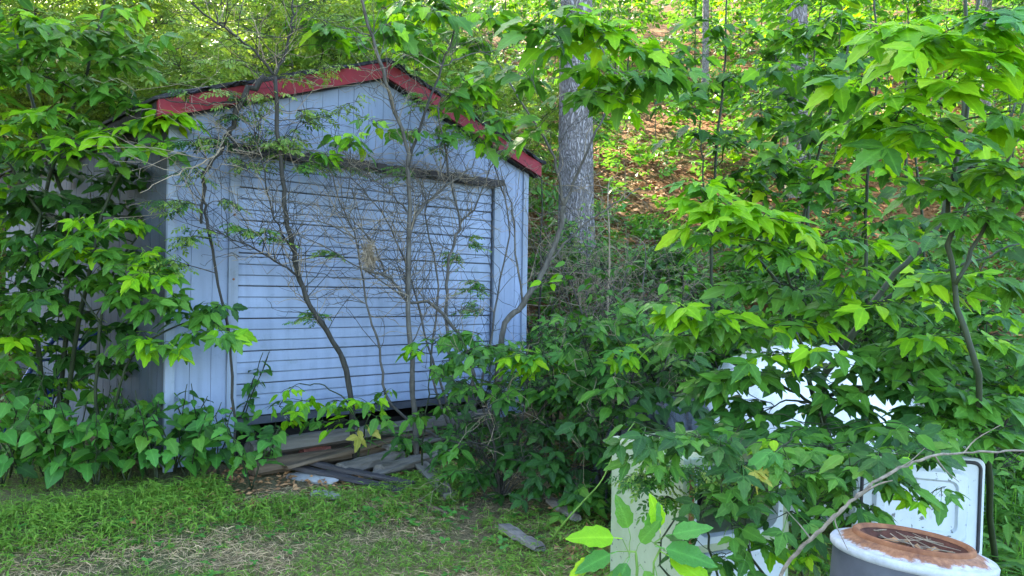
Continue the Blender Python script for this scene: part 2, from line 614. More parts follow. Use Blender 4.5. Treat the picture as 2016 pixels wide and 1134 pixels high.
T['heart'] = compose([(leaf([(0, .24, -.10), (.12, .40, .05), (.38, .43, .34), (.66, .27, .66), (.85, .12, .86), (1, 0, 1)], .22, .35), (0, .3, 0), 0, -.2, .75)], [((0, 0, 0), (0, .31, 0), .008)])
palm = leaf([(0, .12, -.06), (.14, .36, .16), (.26, .27, .32), (.40, .38, .54), (.55, .22, .58), (.74, .17, .80), (1, 0, 1)], .15, .3)
T['palm'] = compose([(palm, (0, .26, 0), 0, -.2, .78)], [((0, 0, 0), (0, .28, 0), .007)])
T['ovate'] = compose([(ovate, (0, .14, 0), 0, -.1, .72)], [((0, 0, 0), (0, .13, 0), .008)])
diamond = leaf([(0, 0, 0), (.45, .24, .45), (1, 0, 1)], .25, .2)
oval4 = leaf([(0, 0, 0), (.3, .24, .3), (.72, .2, .72), (1, 0, 1)], .2, .2)
T['diamond'] = diamond
T['oval'] = oval4


def sprig(tm, n, size, spread=.95, seed=1, term=True):
    r = random.Random(seed)
    it = []
    for i in range(n):
        t = .12 + .85 * i / n
        s = 1 if i % 2 else -1
        it.append((tm, (0, t, -.12 * t * t), s * (spread + r.uniform(-.25, .25)), r.uniform(-.5, .25), size * r.uniform(.75, 1.15)))
    if term:
        it.append((tm, (0, .98, -.12), r.uniform(-.2, .2), -.2, size))
    return compose(it, [((0, 0, 0), (0, .55, -.04), .008), ((0, .55, -.04), (0, 1, -.12), .006)])


T['sprig'] = sprig(diamond, 9, .30, seed=3)
T['sprig2'] = sprig(diamond, 7, .42, 1.05, seed=5)
T['oval_sprig'] = sprig(oval4, 9, .30, seed=8)
T['pinnate'] = sprig(oval4, 14, .26, 1.25, seed=9)
blade = leaf([(0, 0, 0), (.42, .105, .42), (1, 0, 1)], .3, .45)


def stilt_t(seed, n=5):
    r = random.Random(seed)
    it = []
    for i in range(n):
        z = .15 + .75 * i / n
        it.append((blade, (r.uniform(-.06, .06), z * .25, z), r.uniform(-pi, pi), r.uniform(-.1, .55), r.uniform(.5, .8)))
    return compose(it, [((0, 0, 0), (0, .22, .85), .01)])


STILT = [stilt_t(i) for i in (1, 2, 3)]
thin = leaf([(0, 0, 0), (.5, .018, .5), (1, 0, 1)], .2, .55)
T['tuft'] = compose([(thin, (math.cos(i * 2.4) * .05, math.sin(i * 2.4) * .05, 0), i * 2.4, .75 + .25 * math.sin(i * 1.7), .7 + .3 * math.sin(i * 3.1)) for i in range(5)])
T['straw'] = compose([(thin, (0, 0, .02), 0, .06, 1)])
rd = leaf([(0, 0, 0), (.35, .34, .3), (.8, .30, .85), (1.0, 0, 1.0)], .1, .1)
T['clover'] = compose([(rd, (0, 0, .5), a, .12, .55) for a in (0, 2.1, 4.2)], [((0, 0, 0), (0, .02, .5), .02)])


def inst(acc, tm, P, Fw, N, S):
    P, Fw, N = (np.asarray(a, float).reshape(-1, 3) for a in (P, Fw, N))
    S = np.broadcast_to(np.asarray(S, float), (len(P),))
    Fw = Fw / (np.linalg.norm(Fw, axis=1)[:, None] + 1e-9)
    X = np.cross(Fw, N); X /= np.linalg.norm(X, axis=1)[:, None] + 1e-9
    N = np.cross(X, Fw)
    B = np.stack([X, Fw, N], 1) * S[:, None, None]
    v = np.einsum('vk,nkc->nvc', tm.v, B) + P[:, None]
    off = (np.arange(len(P)) * len(tm.v))[:, None, None]
    acc.add(v.reshape(-1, 3), [(f[None] + off).reshape(-1, f.shape[1]) for f in tm.f], np.tile(tm.m, len(P)))


def rdir(n, zlo=-.3, zhi=.6):
    a = rng.uniform(0, 2 * pi, n)
    z = rng.uniform(zlo, zhi, n)
    c = np.sqrt(1 - np.clip(z, -1, 1) ** 2)
    return np.stack([np.cos(a) * c, np.sin(a) * c, z], 1)


def upn(n, j=.4):
    v = rng.normal(0, j, (n, 3))
    v[:, 2] += 1
    return v


# ------------------------------------------------------------------ plants
class Plant:
    def __init__(self, name, label, cat, base, group=None, stem_mat='stem'):
        self.root = thing(name, label, cat, tuple(base), 0, group)
        self.base = np.array(base, float)
        self.sm = stem_mat
        self.nodes, self.leaves = [], []
        self.tw = Acc()
        self.tw2 = Acc()

    def stem(self, pts, r0, r1, wob=.006, name='stem', mat=None, k=7):
        p = smooth_line(pts, 5)
        n = len(p)
        L = np.linalg.norm(np.diff(p, axis=0), axis=1).sum()
        p[1:-1] += rng.normal(0, wob, (n - 2, 3))
        r = np.linspace(r0, r1, n) * (1 + rng.normal(0, .06, n))
        a = Acc()
        tube(a, p - self.base, r, k, True)
        link(name, a.mesh(name, True), mat or self.sm, self.root)
        for q, rr in zip(p, r):
            self.nodes.append((q, rr))
        return p

    def twig(self, p0, p1, r0, r1, sag=.0, bend=.08, pale=False, k=4, nodes=True):
        p0, p1 = np.array(p0), np.array(p1)
        d = p1 - p0
        L = np.linalg.norm(d)
        m1 = p0 + d * .35 + rng.normal(0, bend * L * .5, 3) + [0, 0, sag * L]
        m2 = p0 + d * .7 + rng.normal(0, bend * L * .5, 3) + [0, 0, sag * L]
        p = smooth_line([p0, m1, m2, p1], 2)
        r = np.linspace(r0, r1, len(p))
        tube(self.tw2 if pale else self.tw, p - self.base, r, k)
        if nodes:
            for q, rr in zip(p[1:], r[1:]):
                self.nodes.append((q, rr))
        return p

    def near(self, c, low=True):
        P = np.array([n[0] for n in self.nodes])
        d = np.linalg.norm(P - c, axis=1)
        if low:
            d = d + np.clip(P[:, 2] - c[2], 0, None) * 1.5
        return self.nodes[int(np.argmin(d))]

    def put(self, tm, mat, p, f, n, s):
        self.leaves.append((tm, mat, np.array(p), np.array(f), np.array(n), s))

    def spray(self, p0, p1, tm, mat, size, pairs=3, droop=.5, r=.003, start=.15, jit=.38):
        tms = tm if isinstance(tm, (list, tuple)) else [tm]
        mats = mat if isinstance(mat, (list, tuple)) else [mat]
        p = self.twig(p0, p1, r, r * .45, .06, .06, nodes=False, k=3)
        d = p[-1] - p[0]
        d = d / (np.linalg.norm(d) + 1e-9)
        az = math.atan2(d[1], d[0])
        for i in range(pairs):
            t = start + (1 - start) * (i + .3) / pairs
            q = p[min(len(p) - 1, int(t * (len(p) - 1)))]
            for s in (-1, 1):
                if R.random() < .08:
                    continue
                a = az + s * R.uniform(.7, 1.25)
                dz = droop * R.gauss(-.75, .65)
                self.put(R.choice(tms), R.choice(mats), q, (math.cos(a), math.sin(a), dz), (R.gauss(0, jit), R.gauss(-.38, jit), 1), size * R.uniform(.45, 1.15))
        self.put(R.choice(tms), R.choice(mats), p[-1], (math.cos(az), math.sin(az), -droop * R.uniform(.4, 1.3)), (R.gauss(0, jit), R.gauss(-.38, jit), 1), size * R.uniform(.7, 1.2))

    def clump(self, px, py, Y, rpx, n, tm, mat, size, pairs=2, droop=.5, flat=.55, deep=.8, br=.006, L=.30):
        c = at(px, py, Y)
        rad = rpx * Y / FPX
        nd, rr = self.near(c)
        b = self.twig(nd, c, min(rr * .7, br), br * .5, .04, .08)
        big = not isinstance(tm, str) or tm not in ('pinnate', 'oval_sprig')
        if big:
            size, n, rad = size * 1.3, max(1, round(n * .95)), rad * 1.12
        for i in range(n):
            o = rdir(1, -1, 1)[0] * rad * R.random() ** .45
            o[2] *= flat
            o[1] *= deep
            tgt = c + o
            tgt[1] = max(tgt[1], 1.9)
            h = R.choice(b[len(b) // 2:])
            # start the leafy part a twig length back from the target
            v = tgt - h
            l = np.linalg.norm(v)
            st = h
            if l > L:
                st = tgt - v / l * L
                self.twig(h, st, .0035, .0025, .03, .06, nodes=False, k=3)
            self.spray(st, tgt, tm, mat, size * .9, pairs if big else pairs + 1, droop)

    def bare(self, n, lmin, lmax, r=.0026, pale=.3, zmin=-1, up=.35, sub=3, bias=(0, 0, 0)):
        """fine leafless twigs, forking"""
        base_nodes = [q for q in self.nodes if q[0][2] > zmin]
        for i in range(n):
            q, rr = R.choice(base_nodes)
            d = rdir(1, -.45, .9)[0] + np.array([0, 0, up]) + np.array(bias)
            # twigs spread in the plane of the wall rather than through it
            s = d[0] * GN[0] + d[1] * GN[1]
            d[0] -= GN[0] * s * .7
            d[1] -= GN[1] * s * .7
            d /= np.linalg.norm(d)
            L = R.uniform(lmin, lmax)
            pl = R.random() < pale
            p = self.twig(q, q + d * L, min(rr * .6, r * 1.5), r * .55, R.uniform(-.08, .12), .16, pl, 3, nodes=False)
            for k in range(sub):
                a = p[R.randrange(2, len(p))]
                d2 = d + rdir(1, -.7, .7)[0] * .9
                d2 /= np.linalg.norm(d2)
                self.twig(a, a + d2 * L * R.uniform(.25, .6), r * .7, r * .35, R.uniform(-.1, .1), .18, pl, 3, nodes=False)

    def finish(self, n_single=0, fol_mat=None, twig_name='branches'):
        if self.tw.v:
            link(twig_name, self.tw.mesh(twig_name, True), self.sm, self.root)['kind'] = 'stuff'
        if self.tw2.v:
            link('dead_twigs', self.tw2.mesh('dead_twigs', True), 'twig_pale', self.root)['kind'] = 'stuff'
        if not self.leaves:
            return self
        rank = []
        for i, (tm, mat, p, f, n, s) in enumerate(self.leaves):
            x, y = pix(p)
            sz = s * FPX / p[1]
            vis = -20 < x < 2036 and -20 < y < 1154
            rank.append((sz if vis and sz > 9 else 0, i))
        rank.sort(reverse=True)
        single = {i for k, (q, i) in enumerate(rank) if k < n_single and q > 0}
        groups = {}
        for i, (tm, mat, p, f, n, s) in enumerate(self.leaves):
            if i in single:
                f = f / np.linalg.norm(f)
                x = np.cross(f, n); x /= np.linalg.norm(x)
                n = np.cross(x, f)
                o = link('leaf', T[tm].mesh(mat), None, self.root)
                q = p - self.base
                o.matrix_local = Matrix(((x[0] * s, f[0] * s, n[0] * s, q[0]), (x[1] * s, f[1] * s, n[1] * s, q[1]), (x[2] * s, f[2] * s, n[2] * s, q[2]), (0, 0, 0, 1)))
            else:
                groups.setdefault((tm, mat), []).append((p - self.base, f, n, s))
        bymat = {}
        for (tm, mat), rows in groups.items():
            a = bymat.setdefault(mat, Acc())
            inst(a, LOW.get(tm, T[tm]), [r[0] for r in rows], [r[1] for r in rows], [r[2] for r in rows], [r[3] for r in rows])
        for mat, a in bymat.items():
            o = link('foliage', a.mesh('foliage', False, True), mat, self.root)
            o['kind'] = 'stuff'
        return self


def copy_tree(root, loc, rz=0, sc=1.0, label=None):
    r = root.copy()
    COL.objects.link(r)
    r.location = loc
    r.rotation_euler = (0, 0, rz)
    r.scale = (sc, sc, sc)
    if label:
        r['label'] = label
    for ch in list(root.children):
        c = ch.copy()
        COL.objects.link(c)
        c.parent = r
        for g in list(ch.children):
            d = g.copy()
            COL.objects.link(d)
            d.parent = c
    return r


# ------------------------------------------------------------------ ground
def make_ground():
    def axis(lo, hi, a, b, st):
        near = np.arange(a, b + 1e-6, st)
        k = np.linspace(0, 1, 26)[1:] ** 2
        return np.concatenate([(a + (lo - a) * k)[::-1], near, b + (hi - b) * k])
    xs, ys = axis(-400, 400, -12, 14, .25), axis(-400, 400, 1, 40, .3)
    X, Y = np.meshgrid(xs, ys)
    Z = gz(X, Y)
    n, m = X.shape
    i = np.arange(n - 1)[:, None] * m + np.arange(m - 1)[None]
    a = Acc()
    a.add(np.stack([X, Y, Z], -1).reshape(-1, 3), np.stack([i, i + 1, i + m + 1, i + m], -1).reshape(-1, 4))
    tag(link('ground', a.mesh('ground', True), 'ground'), kind='structure')


make_ground()


# ------------------------------------------------------------------ garage
WG, LG = 3.60, 6.0                      # width of the front, depth
Z0, ZE, ZP = .16, 2.76, 3.385           # wall foot, eave, ridge (wall)
DX0, DX1, DZ0, DZ1 = .484, 3.184, .41, 2.545
garage = thing('garage', 'small pale blue gabled garage with red fascia boards and ribbed overhead door', 'garage', (GC[0], GC[1], 0), GA)


def roof_z(x):
    return ZE + (ZP - ZE) * (1 - abs(x - WG / 2) / (WG / 2))


a = Acc()
prism(a, [(0, Z0), (DX0, Z0), (DX0, roof_z(DX0)), (0, ZE)], 0.010, .08)
prism(a, [(DX1, Z0), (WG, Z0), (WG, ZE), (DX1, roof_z(DX1))], 0.010, .08)
prism(a, [(DX0, DZ1), (DX1, DZ1), (DX1, roof_z(DX1)), (WG / 2, ZP), (DX0, roof_z(DX0))], 0.011, .079)
fw = link('front_wall', a.mesh('front_wall'), 'siding', garage)
edges = list(np.linspace(0, DX0, 4)) + list(np.linspace(DX0, DX1, 19))[1:] + list(np.linspace(DX1, WG, 4))[1:]
for x0, x1 in zip(edges, edges[1:]):
    g = .002
    xa, xb = x0 + g, x1 - g
    zb = DZ1 + .002 if xa > DX0 - .01 and xb < DX1 + .01 else Z0 - .02
    poly = [(xa, zb), (xb, zb), (xb, roof_z(xb) - .002)]
    if xa < WG / 2 < xb:
        poly.append((WG / 2, ZP - .002))
    poly.append((xa, roof_z(xa) - .002))
    b = Acc()
    prism(b, poly, R.uniform(0, .003), .0095)
    link('siding_board', b.mesh('siding_board'), 'siding', fw)
# side walls
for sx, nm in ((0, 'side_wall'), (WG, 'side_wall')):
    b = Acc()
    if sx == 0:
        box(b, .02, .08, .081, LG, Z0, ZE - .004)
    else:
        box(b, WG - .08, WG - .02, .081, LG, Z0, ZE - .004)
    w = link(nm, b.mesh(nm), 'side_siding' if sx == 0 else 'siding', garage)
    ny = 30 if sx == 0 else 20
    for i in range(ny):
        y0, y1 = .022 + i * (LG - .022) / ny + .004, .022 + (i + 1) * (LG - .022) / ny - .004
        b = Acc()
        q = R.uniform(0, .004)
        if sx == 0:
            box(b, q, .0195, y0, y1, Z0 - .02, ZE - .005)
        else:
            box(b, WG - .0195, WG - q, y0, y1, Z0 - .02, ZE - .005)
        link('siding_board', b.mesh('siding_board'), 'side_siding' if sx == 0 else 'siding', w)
b = Acc()
prism(b, [(.081, Z0), (WG - .081, Z0), (WG - .081, ZE), (WG / 2, ZP - .03), (.081, ZE)], LG - .06, LG)
link('back_wall', b.mesh('back_wall'), 'siding', garage)
b = Acc()
box(b, .09, WG - .09, .17, LG - .07, -.1, .30)
link('floor_slab', b.mesh('floor_slab'), 'blackgap', garage)
# corner boards
for xx in (0.0, WG):
    b = Acc()
    if xx == 0:
        box(b, -.022, .045, -.022, -.001, Z0 - .04, ZE - .02)
    else:
        box(b, WG - .045, WG + .022, -.022, -.001, Z0 - .04, ZE - .02)
    link('corner_board', b.mesh('corner_board'), 'trim', garage)
# roof slopes, ragged tar edge, fascia boards
SL = (ZP - ZE) / (WG / 2)
for sgn in (-1, 1):
    b = Acc()
    n = 26
    top, bot = [], []
    for i in range(n + 1):
        t = i / n
        x = WG / 2 + sgn * t * (WG / 2 + .16)
        z = ZP + .115 - SL * abs(x - WG / 2)
        yo = -.125 + R.uniform(-.02, .02) + (.03 if R.random() < .15 else 0)
        top.append((x, yo, z + .028 + R.uniform(-.004, .01)))
        bot.append((x, yo + .004, z))
    back_t = [(x, LG + .12, z) for x, y, z in top]
    back_b = [(x, LG + .12, z) for x, y, z in bot]
    v = np.array(top + bot + back_t + back_b)
    m = n + 1
    i = np.arange(n)
    fs = [np.stack([i, i + 1, i + 1 + 2 * m, i + 2 * m], 1), np.stack([i + m, i + 3 * m, i + 1 + 3 * m, i + 1 + m], 1), np.stack([i, i + m, i + 1 + m, i + 1], 1), np.stack([i + 2 * m, i + 1 + 2 * m, i + 1 + 3 * m, i + 3 * m], 1)]
    fs.append(np.array([[m - 1, 2 * m - 1, 4 * m - 1, 3 * m - 1]]))
    b.add(v, fs)
    rf = link('roof_slope', b.mesh('roof_slope'), 'tar', garage)
    # curled strips of roofing felt along the gable edge
    for k in range(7):
        t0 = R.uniform(.02, .9)
        b = Acc()
        pts = []
        for j in range(5):
            x = WG / 2 + sgn * (t0 + j * .022) * (WG / 2 + .1)
            z = ZP + .15 - SL * abs(x - WG / 2)
            pts.append([(x, -.13 - R.uniform(0, .03), z - R.uniform(.01, .045)), (x, -.02, z + .006)])
        vv = np.array(pts).reshape(-1, 3)
        ii = np.arange(4) * 2
        b.add(vv, np.stack([ii, ii + 1, ii + 3, ii + 2], 1))
        b.add(vv + [0, 0, .006], np.stack([ii, ii + 2, ii + 3, ii + 1], 1))
        link('felt_strip', b.mesh('felt_strip'), 'tar', rf)
    b = Acc()
    xe = WG / 2 + sgn * (WG / 2 + .13)
    h = .135
    ze = ZP + .112 - SL * (WG / 2 + .13)
    prism(b, [(WG / 2 + sgn * .001, ZP + .112 - h), (xe, ze - h), (xe, ze), (WG / 2 + sgn * .001, ZP + .112)][::sgn], -.10, -.072)
    link('fascia_board', b.mesh('fascia_board'), 'red', garage)
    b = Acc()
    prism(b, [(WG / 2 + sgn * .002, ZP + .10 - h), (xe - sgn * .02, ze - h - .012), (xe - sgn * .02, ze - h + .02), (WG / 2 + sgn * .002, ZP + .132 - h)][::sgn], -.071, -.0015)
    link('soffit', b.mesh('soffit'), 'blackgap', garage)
    # eave fascia along the side
    b = Acc()
    box(b, min(xe, xe - sgn * .025), max(xe, xe - sgn * .025), -.07, LG + .1, ze - .12, ze - .004)
    link('eave_board', b.mesh('eave_board'), 'tar', garage)
# door opening trim and lintel
for x0, x1 in ((DX0 - .045, DX0 + .03), (DX1 - .03, DX1 + .05)):
    b = Acc()
    box(b, x0, x1, -.028, -.0035, Z0 - .03, DZ1 - .003)
    tr = link('door_jamb', b.mesh('door_jamb'), 'trim', garage)
b = Acc()
n = 30
for i in range(n):
    x0 = DX0 - .06 + i * (DX1 - DX0 + .12) / n
    x1 = x0 + (DX1 - DX0 + .12) / n
    box(b, x0, x1 - .0005, -.075 + R.uniform(-.008, .012), -.004, DZ1 - .01 + R.uniform(-.012, .012), DZ1 + .052 + R.uniform(-.006, .01))
link('lintel', b.mesh('lintel'), 'wood_dark', garage)
b = Acc()
box(b, DX0 - .02, DX1 + .02, -.02, .16, -.05, Z0 + .062)
link('threshold', b.mesh('threshold'), 'blackgap', garage)
# overhead door: 24 ribs in sections
b = Acc()
box(b, DX0 + .032, DX1 - .032, .042, .06, DZ0, DZ1 - .012)
door = link('overhead_door', b.mesh('overhead_door'), 'rubber', garage)
N = 24
hh = (DZ1 - .012 - DZ0 - .05) / N
for i in range(N):
    z0 = DZ0 + .05 + i * hh
    gap = .008 if i % 3 == 0 else .003
    y1 = .041
    pr = [(.020, z0 + gap), (.017, z0 + gap + .006), (.022, z0 + hh * .6), (.0295, z0 + hh - .001), (y1, z0 + hh - .001), (y1, z0 + gap)]
    xa, xb = DX0 + .036, DX1 - .036
    m = len(pr)
    v = np.array([[xa, y, z] for y, z in pr] + [[xb, y, z] for y, z in pr])
    b = Acc()
    b.add(v, [np.array([list(range(m))[::-1], list(range(m, 2 * m))]), np.array([[k, (k + 1) % m, (k + 1) % m + m, k + m] for k in range(m)])])
    link('slat', b.mesh('slat'), 'door_paint', door)
b = Acc()
box(b, DX0 + .036, DX1 - .036, .012, .040, DZ0 - .012, DZ0 + .047)
rail = link('bottom_rail', b.mesh('bottom_rail'), 'dark_metal', door)
for k, xx in enumerate((.95, 1.01, 1.9, 2.75)):
    b = Acc()
    lathe(b, [(0.0001, -.008), (.012, -.006), (.014, 0)], 12)
    me = b.mesh('bolt')
    o = link('bolt', me, 'metal', door, (xx, .011, DZ0 + .018))
    o.rotation_euler = (pi / 2, 0, 0)
    o.scale = (1, 1, -1)
b = Acc()
tube(b, [(.60, .02, 1.085), (.60, -.045, 1.085)], .008, 8, True)
tube(b, [(.555, -.045, 1.072), (.60, -.05, 1.085), (.655, -.045, 1.098)], [.008, .011, .008], 8, True)
lathe_acc = Acc()
link('handle', b.mesh('handle', True), 'metal', door)
for k in range(4):
    b = Acc()
    tube(b, [(DX0 - .008, -.0285, .55 + k * .5), (DX0 - .008, -.034, .55 + k * .5)], .009, 8, True)
    link('hinge_bolt', b.mesh('hinge_bolt'), 'rust', garage)

# ------------------------------------------------------------------ timbers, planks and rubble in front of the door


def beam(name, label, cat, p0, p1, w, h, mat, group=None, rough=.006, seg=9):
    p0, p1 = np.array(p0), np.array(p1)
    d = p1 - p0
    L = np.linalg.norm(d)
    b = Acc()
    r = random.Random(hash(label) % 1000 if False else len(label) * 7 + int(L * 100))
    k_ = .22 if w < h * 2 else .38
    prof = [(-.5, -k_), (-k_, -.5), (k_, -.5), (.5, -k_), (.5, k_), (k_, .5), (-k_, .5), (-.5, k_)]
    m = len(prof)
    v = []
    for i in range(seg + 1):
        x = L * i / seg
        if i in (0, seg):
            x += r.uniform(-.01, .01)
        for y, z in prof:
            v.append([x + (r.uniform(-.012, .012) if i in (0, seg) else 0), y * w + r.uniform(-rough, rough), (z + .5) * h + r.uniform(-rough, rough)])
    fs = [np.array([[i * m + k, i * m + (k + 1) % m, (i + 1) * m + (k + 1) % m, (i + 1) * m + k] for i in range(seg) for k in range(m)])[:, ::-1], np.array([list(range(m)), list(range(seg * m, seg * m + m))[::-1]])]
    b.add(np.array(v), fs)
    o = link(name, b.mesh(name), mat)
    o.location = p0
    o.rotation_euler = (0, -math.asin(d[2] / L), math.atan2(d[1], d[0]))
    return tag(o, label, cat, group)


def gpt(t, s, z):
    q = GC + GD * t + GN * s
    return np.array([q[0], q[1], z])


beam('landscape_timber', 'long weathered grey timber lying along the foot of the garage door', 'timber', gpt(.50, .33, .225), gpt(2.95, .30, .25), .14, .11, 'wood_grey')
beam('landscape_timber', 'rotten brown timber lying below and in front of the grey door timber', 'timber', gpt(.42, .50, .12), gpt(2.6, .47, .145), .14, .10, 'wood_brown')
beam('landscape_timber', 'short grey squared timber offcut between dark planks and brown timber', 'timber', gpt(.98, .80, .085), gpt(1.62, .66, .10), .12, .10, 'wood_grey')
beam('landscape_timber', 'rough brown timber carrying the grey door timber, set back in shadow', 'timber', gpt(.55, .20, .07), gpt(3.0, .18, .09), .14, .12, 'wood_brown')
beam('landscape_timber', 'short half buried timber beside the grey offcut, darker at its end', 'timber', gpt(1.25, .92, .07), gpt(2.05, .80, .08), .11, .09, 'wood_grey')
p = [on_ground(535, 922), on_ground(800, 972)]
beam('dark_plank', 'thin dark wet plank, upper of two lying across the weeds', 'plank', p[0] + [0, .02, .09], p[1] + [0.05, .03, .045], .07, .03, 'wood_dark')
beam('dark_plank', 'thin dark wet plank, lower of two lying across the weeds', 'plank', p[0] + [.02, -.07, .055], p[1] + [0, -.06, .02], .07, .03, 'wood_dark')
p = [on_ground(815, 915), on_ground(885, 985)]
beam('brown_board', 'long brown board lying askew over the rotten timber', 'board', gpt(.62, .64, .17), gpt(2.1, .46, .255), .10, .025, 'wood_brown')
beam('grey_board', 'thin grey board lying crooked beside the squared offcut', 'board', gpt(1.1, 1.02, .10), gpt(2.35, .72, .17), .09, .022, 'wood_grey')
beam('grey_plank', 'loose grey plank propped on the brown timber under drooping leaves', 'plank', gpt(1.5, .62, .20), gpt(2.5, .60, .215), .10, .03, 'wood_grey')
beam('grey_plank', 'flat grey plank slanting into dark shade under the shrub', 'plank', p[0] + [0, 0, .05], p[1] + [0, 0, .02], .11, .03, 'wood_grey')
p = [on_ground(992, 1052), on_ground(1062, 1092)]
beam('grey_plank', 'short split grey plank lying alone in the bright grass', 'plank', p[0] + [0, 0, .03], p[1] + [0, 0, .02], .075, .035, 'wood_grey')
p = [on_ground(815, 990), on_ground(880, 1020)]
beam('rotten_stick', 'pale rotten stick lying in the grass below the planks', 'stick', p[0] + [0, 0, .01], p[1] + [0, 0, .01], .04, .03, 'wood_brown')
p = [on_ground(1085, 1005), on_ground(1135, 1040)]
beam('grey_plank', 'broken stub of grey wood at the foot of a pale green cane', 'plank', p[0] + [0, 0, .04], p[1] + [0, 0, .04], .07, .05, 'wood_grey')


def chunk(name, label, cat, loc, size, mat, seed, rz=0, tilt=0):
    import bmesh
    r = random.Random(seed)
    bm = bmesh.new()
    bmesh.ops.create_cube(bm, size=1)
    bmesh.ops.subdivide_edges(bm, edges=bm.edges[:], cuts=2, use_grid_fill=True)
    for v in bm.verts:
        k = 1 - .12 * (abs(v.co.x) > .4) * (abs(v.co.y) > .4) - .08 * (abs(v.co.z) > .4) * (abs(v.co.x) > .4)
        v.co = ((v.co.x * k + r.uniform(-.05, .05)) * size[0], (v.co.y * k + r.uniform(-.05, .05)) * size[1], (v.co.z * k + .45 + r.uniform(-.05, .05)) * size[2])
    me = bpy.data.meshes.new(name)
    bm.to_mesh(me)
    bm.free()
    o = link(name, me, mat, None, tuple(loc))
    o.rotation_euler = (tilt, 0, rz)
    return tag(o, label, cat)


q = on_ground(618, 915)
chunk('broken_brick', 'crumbling rust red masonry lump wedged beside the brown timber', 'brick', q + [0, .03, .0], (.24, .15, .15), 'brick', 4, .5, .15)
q = on_ground(615, 948)
chunk('pale_board', 'broken off-white board lying under the dark planks', 'board', q + [0, 0, .01], (.42, .15, .035), 'board_white', 6, -.28, .12)
q = on_ground(640, 978)
chunk('pale_board', 'grey-white board fragment sunk in grass below the larger board', 'board', q + [0, 0, 0], (.24, .09, .03), 'board_white', 8, -.45, .1)

# ------------------------------------------------------------------ discarded refrigerator
FY = 3.85
fr_o = at(1242, 1134, 3.72)
fa = math.radians(15)
fridge = thing('refrigerator', 'discarded algae stained refrigerator with its door hanging open', 'refrigerator', (.80, 3.62, -.02), math.radians(26))
# local: x across the opening, y into the cabinet, z up; left side panel faces -x
FW, FD, FH, TH = .66, .60, .76, .045
gzf = float(gz(1.2, 3.9))


def part(name, acc, mat, parent=fridge, smooth=False):
    return link(name, acc.mesh(name, smooth), mat, parent)


def bev_part(name, x0, x1, y0, y1, z0, z1, mat, parent=fridge, b=.012):
    me = bevbox(x1 - x0, y1 - y0, z1 - z0, b)
    me.name = name
    return link(name, me, mat, parent, ((x0 + x1) / 2, (y0 + y1) / 2, z0))


bev_part('side_panel', 0, TH, 0, FD, .02, FH, 'cabinet')
bev_part('side_panel', FW - TH, FW, 0, FD, .02, FH, 'cabinet')
bev_part('top_panel', TH + .001, FW - TH - .001, .004, FD, FH - .05, FH - .004, 'cabinet', b=.008)
bev_part('back_panel', TH + .001, FW - TH - .001, FD - .04, FD - .002, .03, FH - .052, 'rubber', b=.004)
bev_part('lower_door', TH + .004, FW - TH - .004, -.03, .04, .04, .30, 'liner')
bev_part('divider', TH + .002, FW - TH - .002, .005, FD - .05, .305, .345, 'cabinet', b=.006)
# rounded liner frame round the upper opening
b = Acc()
k = 10
o_, i_ = [], []
x0, x1, z0, z1 = TH + .003, FW - TH - .003, .348, FH - .054
for cx, cz, a0 in ((x1, z1, 0), (x0, z1, pi / 2), (x0, z0, pi), (x1, z0, 3 * pi / 2)):
    for j in range(k):
        t = a0 + pi / 2 * j / (k - 1)
        ro, ri = .03, .075
        sx, sz = (-1 if cx == x1 else 1), (-1 if cz == z1 else 1)
        o_.append((cx + sx * ro + ro * math.cos(t), cz + sz * ro + ro * math.sin(t)))
        i_.append((cx + sx * (.03 + ri) + ri * math.cos(t), cz + sz * (.03 + ri) + ri * math.sin(t)))
n = len(o_)
v = np.array([(x, -.004, z) for x, z in o_] + [(x, -.004, z) for x, z in i_] + [(x, .05, z) for x, z in i_] + [(x, .03, z) for x, z in o_])
ii = np.arange(n)
jj = (ii + 1) % n
b.add(v, [np.stack([ii, jj, jj + n, ii + n], 1), np.stack([ii + n, jj + n, jj + 2 * n, ii + 2 * n], 1), np.stack([ii + 3 * n, jj + 3 * n, jj, ii], 1)])
part('liner_frame', b, 'liner')
b = Acc()
box(b, TH - .012, TH + .016, -.006, -.001, .36, FH - .06)
part('rusty_hinge_strip', b, 'rust')
# open door: hinged on the right, swung to face the viewer
dp = bpy.data.objects.new('open_door', None)
DW, DH = .56, .46


def rrect(x0, x1, z0, z1, r, k=7):
    out = []
    for cx, cz, a0 in ((x1 - r, z1 - r, 0), (x0 + r, z1 - r, pi / 2), (x0 + r, z0 + r, pi), (x1 - r, z0 + r, 3 * pi / 2)):
        for j in range(k):
            t = a0 + pi / 2 * j / (k - 1)
            out.append((cx + r * math.cos(t), cz + r * math.sin(t)))
    return out


b = Acc()
rings = [(rrect(0, DW, 0, DH, .035), .05), (rrect(0, DW, 0, DH, .035), .006), (rrect(.006, DW - .006, .006, DH - .006, .032), 0), (rrect(.07, DW - .07, .06, DH - .06, .05), 0), (rrect(.085, DW - .085, .075, DH - .075, .045), -.02), (rrect(.12, DW - .12, .11, DH - .11, .035), -.022), (rrect(.13, DW - .13, .12, DH - .12, .03), -.010)]
n = len(rings[0][0])
v = np.array([(x, y, z) for rg, y in rings for x, z in rg])
fs = []
for q in range(len(rings) - 1):
    fs.append(np.stack([ii[:0]] * 4, 1) if False else np.array([[q * n + i, q * n + (i + 1) % n, (q + 1) * n + (i + 1) % n, (q + 1) * n + i] for i in range(n)]))
fs.append(np.array([list(range((len(rings) - 1) * n, len(rings) * n))]))
fs.append(np.array([list(range(n))[::-1]]))
b.add(v, fs)
od = link('open_door', b.mesh('open_door'), 'liner', fridge)
od.location = (FW + .10, -.30, .345)
